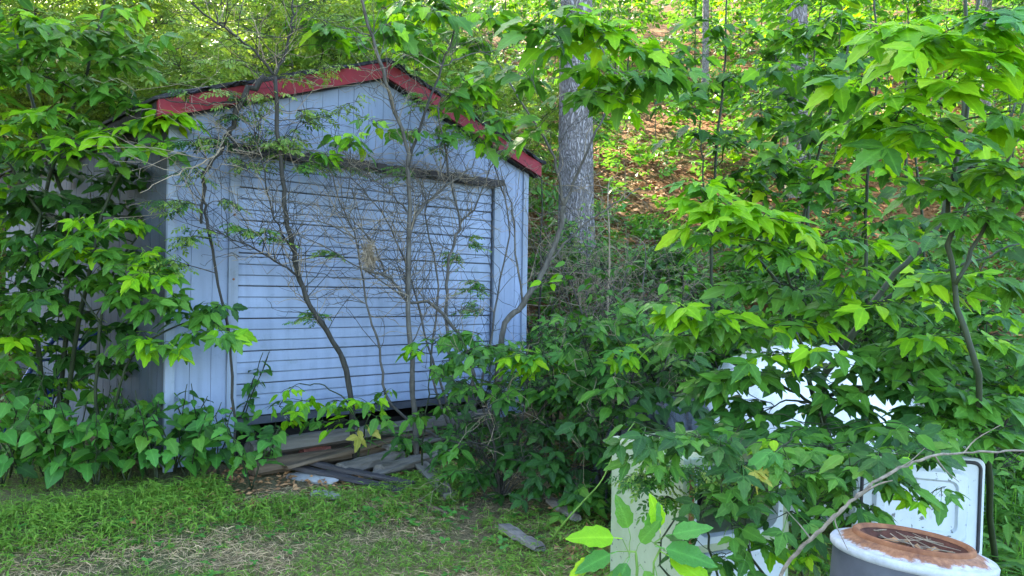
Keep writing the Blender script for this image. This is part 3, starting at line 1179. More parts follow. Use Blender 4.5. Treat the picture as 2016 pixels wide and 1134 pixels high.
od.rotation_euler = (math.radians(-4), math.radians(3), math.radians(-34))
b = Acc()
gr = rrect(.022, DW - .022, .02, DH - .02, .03)
pts = np.array([(x, -.004, z) for x, z in gr + gr[:1]])
tube(b, pts, .008, 6)
link('door_gasket', b.mesh('door_gasket', True), 'rubber', od)

# ------------------------------------------------------------------ rusty drum
dc = at(1765, 1084, 2.66)
drum = thing('metal_drum', 'dark grey steel drum with rusted white lid full of twigs', 'drum', (dc[0], dc[1], 0), 0)
drum.rotation_euler = (math.radians(1), math.radians(6.5), .6)
zt = dc[2]
RD = .25
b = Acc()
lathe(b, [(RD - .004, 0), (RD - .002, zt * .33), (RD + .006, zt * .345), (RD - .002, zt * .36), (RD - .002, zt * .66), (RD + .006, zt * .675), (RD - .002, zt * .69), (RD - .002, zt - .02)], 56)
link('drum_wall', b.mesh('drum_wall', True), 'dark_metal', drum)
b = Acc()
lathe(b, [(RD - .001, -.028), (RD + .008, -.02), (RD + .009, -.004), (RD + .003, .004), (RD - .006, .002), (RD - .02, .008), (.200, .022), (.190, .025), (.188, .034), (.184, .038), (.176, .037), (.168, .028)], 56)
lid = link('lid', b.mesh('lid', True), 'rust_lid', drum, (0, 0, zt))
b = Acc()
lathe(b, [(.1905, .024), (.1895, .035), (.184, .0395), (.175, .0385), (.166, .027)], 56)
link('rust_collar', b.mesh('rust_collar', True), 'rust', drum, (0, 0, zt + .0015))
b = Acc()
lathe(b, [(.170, .029), (.135, .004), (.06, -.004), (.0005, -.005)], 40)
link('rust_pan', b.mesh('rust_pan', True), 'rust_dark', drum, (0, 0, zt))
b = Acc()
for i in range(16):
    a0 = R.uniform(0, 2 * pi)
    rr = .13 * R.random() ** .6
    c = np.array([rr * math.cos(a0), rr * math.sin(a0), zt + .01 + R.uniform(0, .03)])
    d = rdir(1, -.15, .25)[0] * R.uniform(.03, .08)
    tube(b, [c - d, c + rng.normal(0, .008, 3), c + d], [.0025, .002, .001], 3)
tag(link('dry_twigs', b.mesh('dry_twigs', True), 'twig_pale', drum), kind='stuff')
b = Acc()
inst(b, diamond, np.stack([rng.uniform(-.11, .11, 14), rng.uniform(-.11, .11, 14), zt + rng.uniform(.005, .02, 14)], 1), rdir(14, -.2, .2), upn(14, .4), rng.uniform(.03, .06, 14))
tag(link('dead_leaves', b.mesh('dead_leaves'), 'litter_leaf', drum), kind='stuff')
b = Acc()
pts = [(RD * 1.004 * math.cos(t), RD * 1.004 * math.sin(t), zt - .13 - .03 * math.sin((t + 2.2) * 2)) for t in np.linspace(-2.75, -1.9, 14)]
vv = np.array([p_ for x, y, z in pts for p_ in ((x, y, z + .055), (x, y, z - .06))])
k_ = np.arange(13) * 2
b.add(vv, np.stack([k_, k_ + 1, k_ + 3, k_ + 2], 1))
link('rust_patch', b.mesh('rust_patch', True), 'rust', drum)

# ------------------------------------------------------------------ plastic sheets over a heap


def sheet(name, label, cx, cy, w, d, h, ang, mat, seed, skew=0):
    r = np.random.default_rng(seed)
    nx, ny = 90, 60
    u = np.linspace(-1, 1, nx); w_ = np.linspace(-1, 1, ny)
    U, V = np.meshgrid(u, w_)
    q = np.sqrt(U ** 2 + (V * 1.05) ** 2)
    H = h * (1 - np.clip(q, 0, 1.2) ** 3.2) * (1 - .42 * skew * U)
    H += .10 * nz(U * 3, V * 3, 1.0, seed) * h + .05 * np.abs(nz(U * 9, V * 3, 1.0, seed + 2)) + .028 * nz(U * 26, V * 7, 1.0, seed + 4) + .016 * nz(U * 48, V * 20, 1.0, seed + 5)
    X, Y = U * w, V * d
    X = X + .04 * nz(U * 5, V * 8, 1, seed + 7)
    Y = Y + .05 * nz(U * 9, V * 4, 1, seed + 9)
    c, s = math.cos(ang), math.sin(ang)
    WX, WY = cx + X * c - Y * s, cy + X * s + Y * c
    Z = np.maximum(H, .01) + gz(WX, WY)
    z0 = float(gz(cx, cy))
    a = Acc()
    i = np.arange(ny - 1)[:, None] * nx + np.arange(nx - 1)[None]
    a.add(np.stack([WX - cx, WY - cy, Z - z0], -1).reshape(-1, 3), np.stack([i, i + 1, i + nx + 1, i + nx], -1).reshape(-1, 4))
    o = link(name, a.mesh(name, True), mat, None, (cx, cy, z0))
    return tag(o, label, 'plastic sheet')


sheet('plastic_sheet', 'crumpled white plastic sheet over a heap behind the open refrigerator', 2.42, 6.05, 1.3, .85, 1.02, .1, 'tarp', 3, .35)
sheet('plastic_sheet', 'dark plastic sheet over a low heap beside the white one', 1.15, 5.9, .55, .6, .72, .2, 'tarp_dark', 12)

# ------------------------------------------------------------------ blue cart frame by the side wall
bc = on_ground(75, 880, 4, 12)
BY = bc[1]
cart = thing('blue_frame', 'blue tubular steel frame leaning beside the dark garage side wall', 'metal frame', tuple(bc))
for (q0, q1, q2) in (((8, 850), (54, 738), (165, 596)), ((75, 860), (118, 728), (240, 610))):
    b = Acc()
    off = 0 if q0[0] < 50 else .22
    tube(b, smooth_line([at(*q0, BY + off), at(*q1, BY + off + .05), at(*q2, BY + off + .25)], 5) - bc, .021, 10, True)
    link('rail', b.mesh('rail', True), 'blue', cart)
for f in (.2, .5, .8):
    b = Acc()
    p0 = at(54 + f * 111, 738 - f * 142, BY + .05 + .2 * f) - bc
    p1 = at(118 + f * 122, 728 - f * 118, BY + .27 + .2 * f) - bc
    tube(b, [p0, p1], .013, 8, True)
    link('crossbar', b.mesh('crossbar', True), 'blue', cart)
me = bevbox(.17, .12, .11, .025)
me.name = 'fender'
o = link('fender', me, 'blue', cart, tuple(at(92, 785, BY + .05) - bc))
o.rotation_euler = (.2, -.2, .4)
me = bevbox(.17, .05, .12, .01)
me.name = 'side_plate'
o = link('side_plate', me, 'grey_panel', cart, tuple(at(6, 825, BY - .02) - bc))
o.rotation_euler = (0, -.3, .2)

# ------------------------------------------------------------------ tall trees on the hill
def crown_mesh(seed, rx, rz, n, size):
    r = np.random.default_rng(seed)
    a = Acc()
    nl = 16
    cs = r.normal(0, 1, (nl, 3)); cs /= np.linalg.norm(cs, axis=1)[:, None]
    cs *= (r.random((nl, 1)) ** .5) * [[rx * .72, rx * .72, rz * .72]]
    k = r.integers(0, nl, n)
    P = cs[k] + r.normal(0, 1, (n, 3)) * [rx * .2, rx * .2, rz * .17]
    out = P / (np.linalg.norm(P, axis=1)[:, None] + .3)
    Fv = out + r.normal(0, .6, (n, 3)); Fv[:, 2] -= .25
    Nn = r.normal(0, .45, (n, 3)); Nn[:, 2] += 1
    inst(a, T['sprig2'], P, Fv, Nn, r.uniform(.7, 1.25, n) * size)
    return a


CROWNS = []
for sd_, rx, rz in ((1, 3.6, 4.2), (2, 4.2, 3.8), (3, 3.2, 4.6)):
    c = crown_mesh(sd_, rx, rz, 1400, .60).mesh('crown', False, True)
    c.materials.append(M['canopy'])
    CROWNS.append((c, rx, rz))


def tall_tree(px, Y, dia, label, lean=0.0, h=17, ci=0, cs=1.0, chz=None, group='tall trees on the hillside'):
    x = (px - 1008) / FPX * Y
    z = float(gz(x, Y))
    t = thing('forest_tree', label, 'tree', (x, Y, z - .05), R.uniform(0, 6), group)
    t.rotation_euler = (0, 0, 0)
    b = Acc()
    n = 26
    zz = np.linspace(0, h, n) ** 1.0
    p = np.stack([lean * zz + .05 * np.sin(zz * .5 + px), .04 * np.sin(zz * .4 + px * 2), zz], 1)
    f = zz / h
    rad = dia / 2 * (1 - .72 * f) * (1 + .1 * np.exp(-zz / .15))
    a = np.linspace(0, 2 * pi, 20, endpoint=False)
    v = []
    for i in range(n):
        rr = rad[i] * (1 + .035 * np.sin(a * 5 + zz[i] * .8 + px) + .02 * np.sin(a * 9 - zz[i] + px) + .10 * np.exp(-zz[i] / .25) * np.sin(a * 4 + px))
        v.append(np.stack([p[i, 0] + rr * np.cos(a), p[i, 1] + rr * np.sin(a), np.full(20, p[i, 2])], 1))
    i = np.arange(n - 1)[:, None] * 20
    j = np.arange(20)[None]
    j2 = (j + 1) % 20
    b.add(np.concatenate(v), np.stack([i + j, i + j2, i + j2 + 20, i + j + 20], -1).reshape(-1, 4))
    ch = chz or h * .78
    for k in range(9):
        z0 = R.uniform(.48, .95) * h
        q = p[int(z0 / h * (n - 1))]
        aa = R.uniform(0, 2 * pi)
        L = R.uniform(1.5, 3.2)
        e = q + [L * math.cos(aa), L * math.sin(aa), L * .8]
        tube(b, smooth_line([q, q + (e - q) * .5 + [0, 0, -.15], e], 4), np.linspace(dia * .13, .02, 9), 6)
    link('trunk', b.mesh('trunk', True), 'bark', t)
    me, rx, rz = CROWNS[ci % 3]
    c = link('crown', me, None, t, (p[int(.8 * n)][0], p[int(.8 * n)][1], ch))
    c.scale = (cs, cs, cs)
    c.rotation_euler = (0, 0, R.uniform(0, 6))
    return t


tall_tree(1127, 11.6, .54, 'thick furrowed grey tree trunk standing just behind the garage corner', .012, 19, 0, .9, group=None)
tall_tree(1560, 14.5, .40, 'mid sized grey trunk rising behind the bright leafy saplings', .004, 18, 1, .9, group=None)
GEN = 'slim bare forest tree trunk up the wooded hillside '
for i, (px, Y, d) in enumerate([(862, 25, .30), (1378, 22, .20), (1935, 20, .24), (210, 20, .30), (415, 25, .32), (620, 31, .34), (60, 27, .30), (1075, 38, .36), (1820, 40, .36), (740, 45, .4), (320, 42, .4), (960, 55, .45), (520, 55, .45), (1990, 50, .45), (150, 50, .45)]):
    tall_tree(px, Y, d, GEN + ('above the garage roof' if px < 1040 else 'between the two big trunks' if px < 1550 else 'beyond the mid sized trunk'), R.uniform(-.03, .03), R.uniform(14, 19), i, R.uniform(1.0, 1.3) if Y < 26 else .6)
for i, (px, Y) in enumerate([(-500, 13), (-300, 19), (2350, 15), (2600, 22), (-900, 10)]):  # trees out of view on both sides, added for the shade they cast
    tall_tree(px, Y, .34, GEN + 'out of view, added for shade', R.uniform(-.02, .02), R.uniform(13, 17), i, 1.25)

for x_, Y_, c_ in ((-7.2, 4.6, 6.2), (-8.3, 8.2, 6.8), (-6.4, 1.2, 6.5)):  # unseen trees added to block sky light from the garage side wall
    tall_tree(1008 + x_ / Y_ * FPX, Y_, .26, 'unseen low crowned tree added to shade the garage side wall', .01, 9, 1, .85, c_, 'unseen low crowned trees added for shade')

# ------------------------------------------------------------------ understory saplings on the slope
def zone(x, Y):
    px = 1008 + x / Y * FPX
    far = 'high on the hillside ' if Y > 22 else 'on the lower slope '
    return far + ('above the garage roof' if px < 1040 else 'between the two big trunks' if px < 1550 else 'beyond the mid sized trunk')


def sapling(seed, h, n, size, tmn='diamond', mat='under', spread=.9):
    global rng
    base = np.array([0, 0, 0.])
    p = Plant('understory_sapling', 'slender leafy understory sapling growing on the wooded slope', 'sapling', base, 'understory saplings on the slope', 'stem_green')
    top = np.array([R.uniform(-.2, .2) * h * .3, R.uniform(-.2, .2) * h * .3, h])
    p.stem([base - [0, 0, .1], top * .35 + rng.normal(0, .04, 3), top * .7 + rng.normal(0, .06, 3), top], .018 * h / 2.5, .004, .01)
    st = [q for q, r in p.nodes if q[2] > h * .22]
    while len(p.leaves) < n:
        q = R.choice(st)
        aa = R.uniform(0, 2 * pi)
        L = spread * R.uniform(.35, 1.0) * (1.1 - .6 * q[2] / h)
        e = q + [L * math.cos(aa), L * math.sin(aa), L * R.uniform(-.05, .5)]
        tw = p.twig(q, e, .006, .003, .05, .06, nodes=False, k=3)
        for k in range(3):
            a0 = tw[R.randrange(3, len(tw))]
            a2 = aa + R.uniform(-1.1, 1.1)
            l2 = R.uniform(.15, .35)
            p.spray(a0, a0 + [l2 * math.cos(a2), l2 * math.sin(a2), R.uniform(-.06, .06)], tmn, mat, size, 3, .35)
    p.finish(0)
    return p.root


SAPS = [sapling(1, 3.2, 560, .18, ['diamond', 'oval'], ['under', 'maple']), sapling(2, 2.4, 460, .15, ['oval'], ['under', 'bright']), sapling(3, 4.2, 760, .19, ['diamond', 'oval'], ['under', 'bright', 'maple']), sapling(4, 1.5, 340, .15, 'oval')]
spots = []
rs = np.random.default_rng(21)
tries = 0
while len(spots) < 105 and tries < 9000:
    tries += 1
    Y = rs.uniform(9.3, 34)
    px = rs.uniform(-80, 2100)
    x = (px - 1008) / FPX * Y
    lx = (x - GC[0]) * GD[0] + (Y - GC[1]) * GD[1]
    ly = -((x - GC[0]) * GN[0] + (Y - GC[1]) * GN[1])
    if -1 < lx < WG + .5 and -1 < ly < LG + 1:
        continue
    if 1030 < px < 1340 and Y < 13.5:
        continue
    if 1180 < px < 1480 and Y < 21 and rs.random() < .6:
        continue
    if any((x - a_) ** 2 + (Y - b_) ** 2 < (.055 * Y) ** 2 for a_, b_ in spots):
        continue
    spots.append((x, Y))
for i, (x, Y) in enumerate(spots):
    k = i % 4
    z = float(gz(x, Y))
    sc = rs.uniform(.8, 1.25) * (1 + max(0, Y - 16) * .02)
    if i < 4:
        r = SAPS[i]
        r.location = (x, Y, z)
        r.rotation_euler = (0, 0, rs.uniform(0, 6))
        r.scale = (sc,) * 3
    else:
        r = copy_tree(SAPS[k], (x, Y, z), rs.uniform(0, 6), sc)
    r['label'] = ('tall slender', 'medium height', 'very tall wide', 'low bushy')[k] + ' understory sapling ' + zone(x, Y)

for i, (x, Y, sc) in enumerate([(-4.35, 6.5, .8), (-5.0, 7.4, 1.0), (-4.6, 5.7, 1.0), (-4.0, 5.0, .9), (-4.5, 4.2, 1.05), (-5.4, 5.1, 1.1), (-5.7, 6.4, 1.1), (-3.9, 3.6, .9), (-5.2, 3.4, 1.1), (-6.4, 7.6, 1.2), (-3.7, 6.3, .55), (-4.6, 8.2, .8)]):  # saplings mostly out of view, added to darken the garage side wall
    copy_tree(SAPS[(0, 2, 1, 0)[i % 4]], (x, Y, float(gz(x, Y))), i * 1.3, sc, 'leafy sapling in a thicket added to shade the garage side wall')['group'] = 'thicket added to shade the garage side wall'

# ------------------------------------------------------------------ fine leaved shrubs behind and over the roof
def fine_shrub(h, n, size, label, grp):
    p = Plant('arching_shrub', label, 'shrub', (0, 0, 0), grp, 'stem')
    for k in range(9):
        aa = R.uniform(0, 2 * pi)
        L = h * R.uniform(.4, .75)
        p.stem([(0, 0, -.1), (.3 * L * math.cos(aa), .3 * L * math.sin(aa), h * .5), (.75 * L * math.cos(aa), .75 * L * math.sin(aa), h * R.uniform(.75, 1.0)), (1.15 * L * math.cos(aa), 1.15 * L * math.sin(aa), h * R.uniform(.55, .95))], .014, .004, .02, k=5)
    nd = [q for q, r in p.nodes if q[2] > h * .15]
    for i in range(n):
        q = R.choice(nd)
        e = q + rdir(1, -.35, .6)[0] * R.uniform(.15, .75)
        if i % 3 == 0:
            p.twig(q, e, .004, .002, .05, .1, nodes=False, k=3)
        d = rdir(1, -.5, .3)[0]
        p.put('sprig', 'fine', e, d, upn(1, .45)[0], size * R.uniform(.7, 1.3))
    p.finish(0)
    return p.root


FS = [fine_shrub(3.0, 1900, .26, 'arching shrub of tiny pale leaves massed behind the garage roof', 'small leaved shrubs behind the garage'), fine_shrub(2.4, 1500, .24, 'arching shrub of tiny pale leaves massed behind the garage roof', 'small leaved shrubs behind the garage')]
k = 0
for px, Y, sc in [(60, 12.5, 1.2), (230, 13.2, 1.15), (340, 12.3, 1.0), (480, 13.6, 1.1), (620, 14.4, 1.1), (150, 15.5, 1.35), (390, 16.5, 1.35), (560, 17.5, 1.3), (740, 16.0, 1.05), (880, 14.2, .9), (985, 13.2, .8), (280, 19.5, 1.5), (80, 20, 1.5), (700, 20, 1.3), (480, 21.5, 1.5), (-60, 14, 1.3)]:
    x = (px - 1008) / FPX * Y
    z = float(gz(x, Y))
    if k < 2:
        r = FS[k]
        r.location = (x, Y, z); r.scale = (sc,) * 3
    else:
        r = copy_tree(FS[k % 2], (x, Y, z), R.uniform(0, 6), sc)
    r['label'] = ('large', 'smaller')[k % 2] + ' arching shrub of tiny pale leaves ' + ('high up behind the roof ridge' if Y > 18 else 'between the roof slope and the thick trunk' if px > 800 else 'beyond the side wall eave' if px < 300 else 'massed close behind the roof')
    k += 1

# ------------------------------------------------------------------ hillside ground cover, leaf litter and the far wood
n = 12500
Y = 8.6 + 26 * rng.random(n) ** 1.3
px = rng.uniform(-60, 2080, n)
x = (px - 1008) / FPX * Y
keep = (nz(x, Y, .55, 2) + rng.normal(0, .35, n) > np.where((px > 1170) & (Y < 26), -.12, -.35))
lx = (x - GC[0]) * GD[0] + (Y - GC[1]) * GD[1]
ly = -((x - GC[0]) * GN[0] + (Y - GC[1]) * GN[1])
keep &= ~((lx > -.1) & (lx < WG + .1) & (ly > -.1) & (ly < LG + .2))
x, Y = x[keep], Y[keep]
a = Acc()
inst(a, T['sprig2'], np.stack([x, Y, gz(x, Y) + rng.uniform(.02, .3, len(x))], 1), rdir(len(x), -.2, .7), upn(len(x), .5), rng.uniform(.18, .42, len(x)))
tag(link('hillside_undergrowth', a.mesh('hillside_undergrowth', False, True), 'under'), 'low green undergrowth covering the slope behind the garage', 'undergrowth', kind='stuff')
n = 26000
Y = 8.5 + 24 * rng.random(n) ** 1.2
px = rng.uniform(950, 2080, n)
x = (px - 1008) / FPX * Y
a = Acc()
inst(a, diamond, np.stack([x, Y, gz(x, Y) + rng.uniform(.0, .05, n)], 1), rdir(n, -.25, .25), upn(n, .5), rng.uniform(.07, .16, n))
tag(link('leaf_litter', a.mesh('leaf_litter'), 'litter_leaf'), 'brown fallen leaf litter on the wooded slope', 'leaf litter', kind='stuff')
n = 8000
Y = rng.uniform(30, 70, n)
px = rng.uniform(-250, 2270, n)
x = (px - 1008) / FPX * Y
zz = gz(x, Y) + 5.5 * rng.random(n) ** 1.3 + nz(x, Y, .4, 6) * 1.2
a = Acc()
inst(a, T['sprig2'], np.stack([x, Y, zz], 1), rdir(n, -.5, .5), upn(n, .6), rng.uniform(.5, 1.0, n))
tag(link('far_wood', a.mesh('far_wood', False, True), 'canopy'), 'far leafy woodland on the upper hillside', 'woodland', kind='stuff')

# ------------------------------------------------------------------ bare stemmed shrubs in front of the garage door
def wl(px, py, off):
    """pixel to a point standing off metres in front of the garage front"""
    u = at(px, py, 1.0)
    Yw = (GC @ GN + off) / (u[0] * GN[0] + GN[1])
    return at(px, py, Yw)


def base_at(px, py, off):
    q = wl(px, py, off)
    q[2] = gz(q[0], q[1])
    return q


T['pair'] = compose([(ovate, (-.01, .30, 0), .65, -.1, .62), (lobed, (.01, .30, 0), -.55, -.25, .55)], [((0, 0, 0), (0, .31, 0), .008)])
ov_l = leaf([(0, 0, 0), (.14, .18, .12), (.42, .25, .42), (.72, .14, .74), (1, 0, 1)], .18, .16)
LOW = {'tri': compose([(ov_l, (0, .38, 0), 0, -.05, .62), (ov_l, (-.02, .37, 0), 1.05, -.05, .52), (ov_l, (.02, .37, 0), -1.05, .02, .52)]),
       'tri2': compose([(ov_l, (0, .36, 0), .1, -.2, .64), (ov_l, (-.02, .35, 0), 1.2, -.2, .5), (ov_l, (.02, .35, 0), -.95, -.05, .55)]),
       'pair': compose([(ov_l, (-.01, .30, 0), .65, -.1, .62), (ov_l, (.01, .30, 0), -.55, -.25, .55)]),
       'ovate': compose([(ov_l, (0, .14, 0), 0, -.1, .72)]), 'oval': diamond}
BR = ['tri', 'tri2', 'pair', 'ovate', 'ovate']
# S1 leaning dark shrub
b0 = base_at(700, 850, .55)
s1 = Plant('bare_shrub', 'dark leaning shrub stem forking high above the garage eave', 'shrub', b0)
W = lambda pts, o: [wl(*q, o) for q in pts]
s1.stem([b0] + W([(686, 750), (655, 670), (602, 585), (580, 500), (560, 400), (546, 260), (541, 150)], .55), .024, .014)
s1.stem(W([(541, 150), (500, 100), (440, 55), (375, 5)], .5), .011, .006)
s1.stem(W([(541, 150), (565, 95), (575, 40), (578, -30)], .55), .010, .006)
s1.stem(W([(580, 500), (540, 430), (520, 340), (500, 250)], .5), .008, .004)
s1.stem(W([(588, 545), (530, 505), (460, 470), (400, 450)], .6), .009, .003)
s1.bare(190, .18, .55, pale=.35, zmin=1.1)
for (px, py, r, m) in [(620, 620, 60, 5), (660, 500, 50, 3), (520, 470, 60, 4), (470, 440, 50, 4), (600, 330, 40, 4)]:
    s1.clump(px, py, wall_y(px) - .5, r, m, 'pinnate', ['fine', 'maple'], .11, 2, .3, br=.003)
s1.clump(555, 290, wall_y(555) - .5, 60, 5, 'oval_sprig', 'fine', .14, 2, .3, br=.004)
for (px, py, r, m) in [(450, 120, 60, 5), (520, 190, 50, 5), (590, 150, 50, 4), (620, 230, 60, 5), (700, 200, 60, 4), (650, 130, 50, 4), (420, 60, 60, 5)]:
    s1.clump(px, py, wall_y(px) - .5, r, m, 'oval_sprig', 'fine', .12, 1, .3, br=.003)
s1.clump(640, 50, wall_y(600) - .6, 60, 5, ['palm', 'tri'], ['maple', 'bright'], .15, 2, .5, br=.004)
s1.finish(60)
# S2 tall grey sapling
b0 = base_at(822, 862, .75)
s2 = Plant('grey_sapling', 'tall straight grey sapling crossing the middle of the garage door', 'sapling', b0, stem_mat='stem_grey')
s2.stem([b0] + W([(815, 780), (808, 680), (803, 560), (806, 430), (803, 300), (772, 200), (740, 95), (705, -20)], .75), .025, .012)
s2.stem(W([(803, 470), (825, 415), (865, 375), (930, 330)], .75), .017, .005)
s2.stem(W([(806, 420), (770, 380), (730, 350), (690, 320)], .7), .008, .003)
s2.stem(W([(803, 330), (830, 240), (870, 130), (905, 30)], .75), .014, .007, mat='stem')
s2.stem(W([(870, 130), (930, 105), (1010, 95), (1060, 90)], .75), .006, .003)
s2.stem(W([(808, 680), (850, 600), (880, 640)], .7), .006, .003)
s2.bare(190, .18, .55, pale=.3, zmin=1.2)
for (px, py, r, m) in [(690, 265, 60, 5), (620, 300, 40, 3), (730, 235, 40, 3), (800, 255, 35, 3)]:
    s2.clump(px, py, wall_y(px) - .75, r, m, BR, ['maple', 'bright'], .17, 2, .45, br=.004)
for (px, py, r, m) in [(660, 60, 55, 4), (760, 50, 60, 5), (850, 90, 60, 6), (930, 70, 70, 7), (900, 190, 60, 6), (830, 10, 70, 6), (980, 20, 70, 6), (960, 150, 60, 5), (880, 250, 50, 4), (960, 270, 45, 3), (1000, 230, 50, 4)]:
    s2.clump(px, py, wall_y(min(px, 900)) - .8, r, m, ['palm', 'tri'], ['maple', 'maple', 'bright'], .19, 2, .5, br=.005)
s2.finish(160)
# S3
b0 = base_at(905, 860, .65)
s3 = Plant('bare_shrub', 'twiggy grey shrub with pale forked stems beside the grey sapling', 'shrub', b0, stem_mat='stem_grey')
s3.stem([b0] + W([(895, 780), (882, 680), (880, 560), (893, 480), (905, 440), (888, 360), (862, 210)], .65), .018, .008)
s3.stem(W([(905, 445), (940, 400), (965, 330), (1000, 280)], .6), .010, .004)
s3.stem([b0] + W([(930, 740), (905, 660), (850, 600), (800, 592), (770, 548), (722, 532)], .7), .018, .010)
s3.stem(W([(805, 595), (800, 520), (815, 430), (840, 395)], .65), .009, .004)
s3.stem(W([(760, 545), (735, 480), (700, 440), (660, 410)], .65), .009, .003)
s3.stem([b0] + W([(870, 760), (845, 690), (812, 560), (770, 450), (730, 390), (690, 350)], .6), .012, .004)
s3.stem([b0] + W([(770, 800), (750, 690), (722, 600), (702, 480), (664, 380), (640, 300)], .6), .013, .004)
s3.stem([b0] + W([(945, 760), (980, 580), (1002, 440), (976, 330), (960, 280)], .55), .012, .004)
s3.stem([b0] + W([(850, 740), (862, 560), (838, 420), (872, 330), (890, 260)], .6), .011, .004)
s3.stem(W([(700, 470), (640, 440), (560, 430), (490, 420)], .6), .006, .002)
s3.stem(W([(800, 590), (700, 520), (600, 470), (480, 440)], .65), .007, .002)
s3.bare(300, .18, .6, pale=.4, zmin=1.0)
for (px, py, r, m) in [(850, 200, 60, 4), (930, 260, 60, 5), (990, 300, 50, 4), (960, 220, 50, 4), (870, 290, 50, 3), (780, 330, 60, 4), (905, 500, 50, 4), (935, 560, 55, 5), (950, 610, 45, 4), (930, 470, 40, 3)]:
    s3.clump(px, py, wall_y(px) - .6, r, m, 'pinnate', ['fine', 'maple'], .12, 2, .3, br=.003)
s3.finish(60)
# S5 mossy vine hanging from the roof edge
b0 = base_at(465, 860, .25)
s5 = Plant('climbing_vine', 'thick dark vine drooping over the garage corner and its upper siding', 'vine', b0)
s5.stem(W([(520, 150), (475, 195), (455, 255), (436, 290), (404, 335), (402, 365), (396, 440)], .25), .024, .010, .01)
s5.stem([b0] + W([(455, 700), (430, 560), (410, 450), (400, 380)], .25), .010, .010)
s5.stem(W([(440, 290), (400, 320), (340, 345), (275, 380)], .4), .007, .002, mat='twig_pale')
s5.stem(W([(450, 270), (500, 310), (560, 290), (640, 330)], .3), .007, .003)
s5.stem(W([(470, 200), (420, 205), (350, 200), (300, 190)], .22), .007, .003)
for (px, py, r, m) in [(470, 230, 55, 7), (420, 270, 60, 6), (520, 275, 60, 8), (455, 180, 35, 4), (375, 275, 50, 5), (367, 180, 14, 2), (480, 330, 50, 6), (560, 270, 50, 6), (380, 330, 50, 5), (345, 400, 50, 8), (370, 470, 55, 9), (335, 520, 50, 8), (440, 390, 40, 3), (700, 330, 40, 3), (640, 320, 40, 4), (600, 215, 50, 4)]:
    s5.clump(px, py, wall_y(px) - .3, r, m, 'oval_sprig', ['fine', 'fine', 'dark'], .13, 1, .35, br=.004, L=.15)
s5.bare(55, .25, .7, pale=.6, zmin=1.2, up=-.1)
s5.finish(200)
# debris caught on the lintel and in the twigs
a = Acc()
for i in range(130):
    t = rng.uniform(DX0, DX1)
    c = gpt(t, rng.uniform(.0, .09), DZ1 + .05 + rng.uniform(-.02, .05))
    d = np.array([GD[0], GD[1], 0]) * R.choice((-1, 1)) + rng.normal(0, .45, 3)
    d *= R.uniform(.08, .25)
    tube(a, smooth_line([c - d, c + rng.normal(0, .02, 3), c + d - [0, 0, .02]], 2), .0022, 3)
o = tag(link('dead_vine', a.mesh('dead_vine', True), 'twig_pale'), 'tangle of dead vine lying along the ledge above the garage door', 'dead vine', kind='stuff')
a = Acc()
c = wl(726, 505, .68)
for i in range(150):
    d = rng.normal(0, 1, 3) * [.035, .035, .06]
    s_ = c + rng.normal(0, 1, 3) * [.022, .022, .045]
    tube(a, smooth_line([s_ - d, s_ + rng.normal(0, .015, 3), s_ + d], 2), .002, 3)
for i in range(8):
    inst(a, diamond, [c + rng.normal(0, 1, 3) * [.03, .03, .06]], rdir(1, -1, 0), upn(1, 1), .06)
tag(link('twig_nest', a.mesh('twig_nest'), 'twig_pale'), 'ragged clump of dead twigs caught in the shrub over the door', 'nest')

# S4 leaning sapling at the right corner, lobed leaves overhead
b0 = base_at(975, 840, 1.0)
s4 = Plant('leaning_sapling', 'leaning forked sapling beside the garage corner with large lobed leaves overhead', 'sapling', b0, stem_mat='stem_grey')
Z4 = 6.6
P4 = lambda pts, Y=Z4: [at(*q, Y) for q in pts]
s4.stem([b0] + P4([(990, 660), (1030, 600), (1075, 525), (1105, 440), (1110, 405)]), .030, .018)
s4.stem(P4([(1110, 405), (1130, 360), (1150, 310), (1190, 230), (1215, 150)]), .015, .007)
s4.stem(P4([(1110, 405), (1098, 340), (1070, 270), (1020, 190), (985, 130)]), .014, .006)
s4.stem(P4([(1075, 525), (1120, 470), (1180, 420), (1260, 370)]), .010, .004)
s4.stem(P4([(1030, 600), (1015, 500), (1010, 420), (985, 330)], 6.7), .010, .004)
s4.stem(P4([(1215, 150), (1180, 90), (1150, 40)], 6.2), .007, .004)
s4.bare(75, .2, .6, pale=.3, zmin=1.4)
for (px, py, r, m, mt) in [(1110, 90, 60, 5, ['bright', 'maple']), (1180, 60, 60, 5, ['bright']), (1180, 140, 60, 5, ['bright', 'maple']), (1250, 90, 55, 5, ['maple', 'bright']), (1260, 150, 55, 4, ['maple']), (1120, 20, 60, 4, ['maple', 'bright']), (1300, 130, 45, 3, ['maple']), (1220, 200, 60, 4, ['maple', 'bright']), (1140, 180, 50, 3, ['maple']), (1060, 50, 60, 5, ['maple']), (1060, 250, 35, 2, ['maple']), (1020, 130, 50, 4, ['maple'])]:
    s4.clump(px, py, 5.3 + R.uniform(-.2, .5), r, m, ['palm', 'palm', 'tri'], mt, .21, 2, .35, br=.005)
s4.clump(1115, 560, 6.0, 45, 3, 'ovate', ['maple', 'bright'], .14, 1, .4, br=.004)
s4.finish(150)

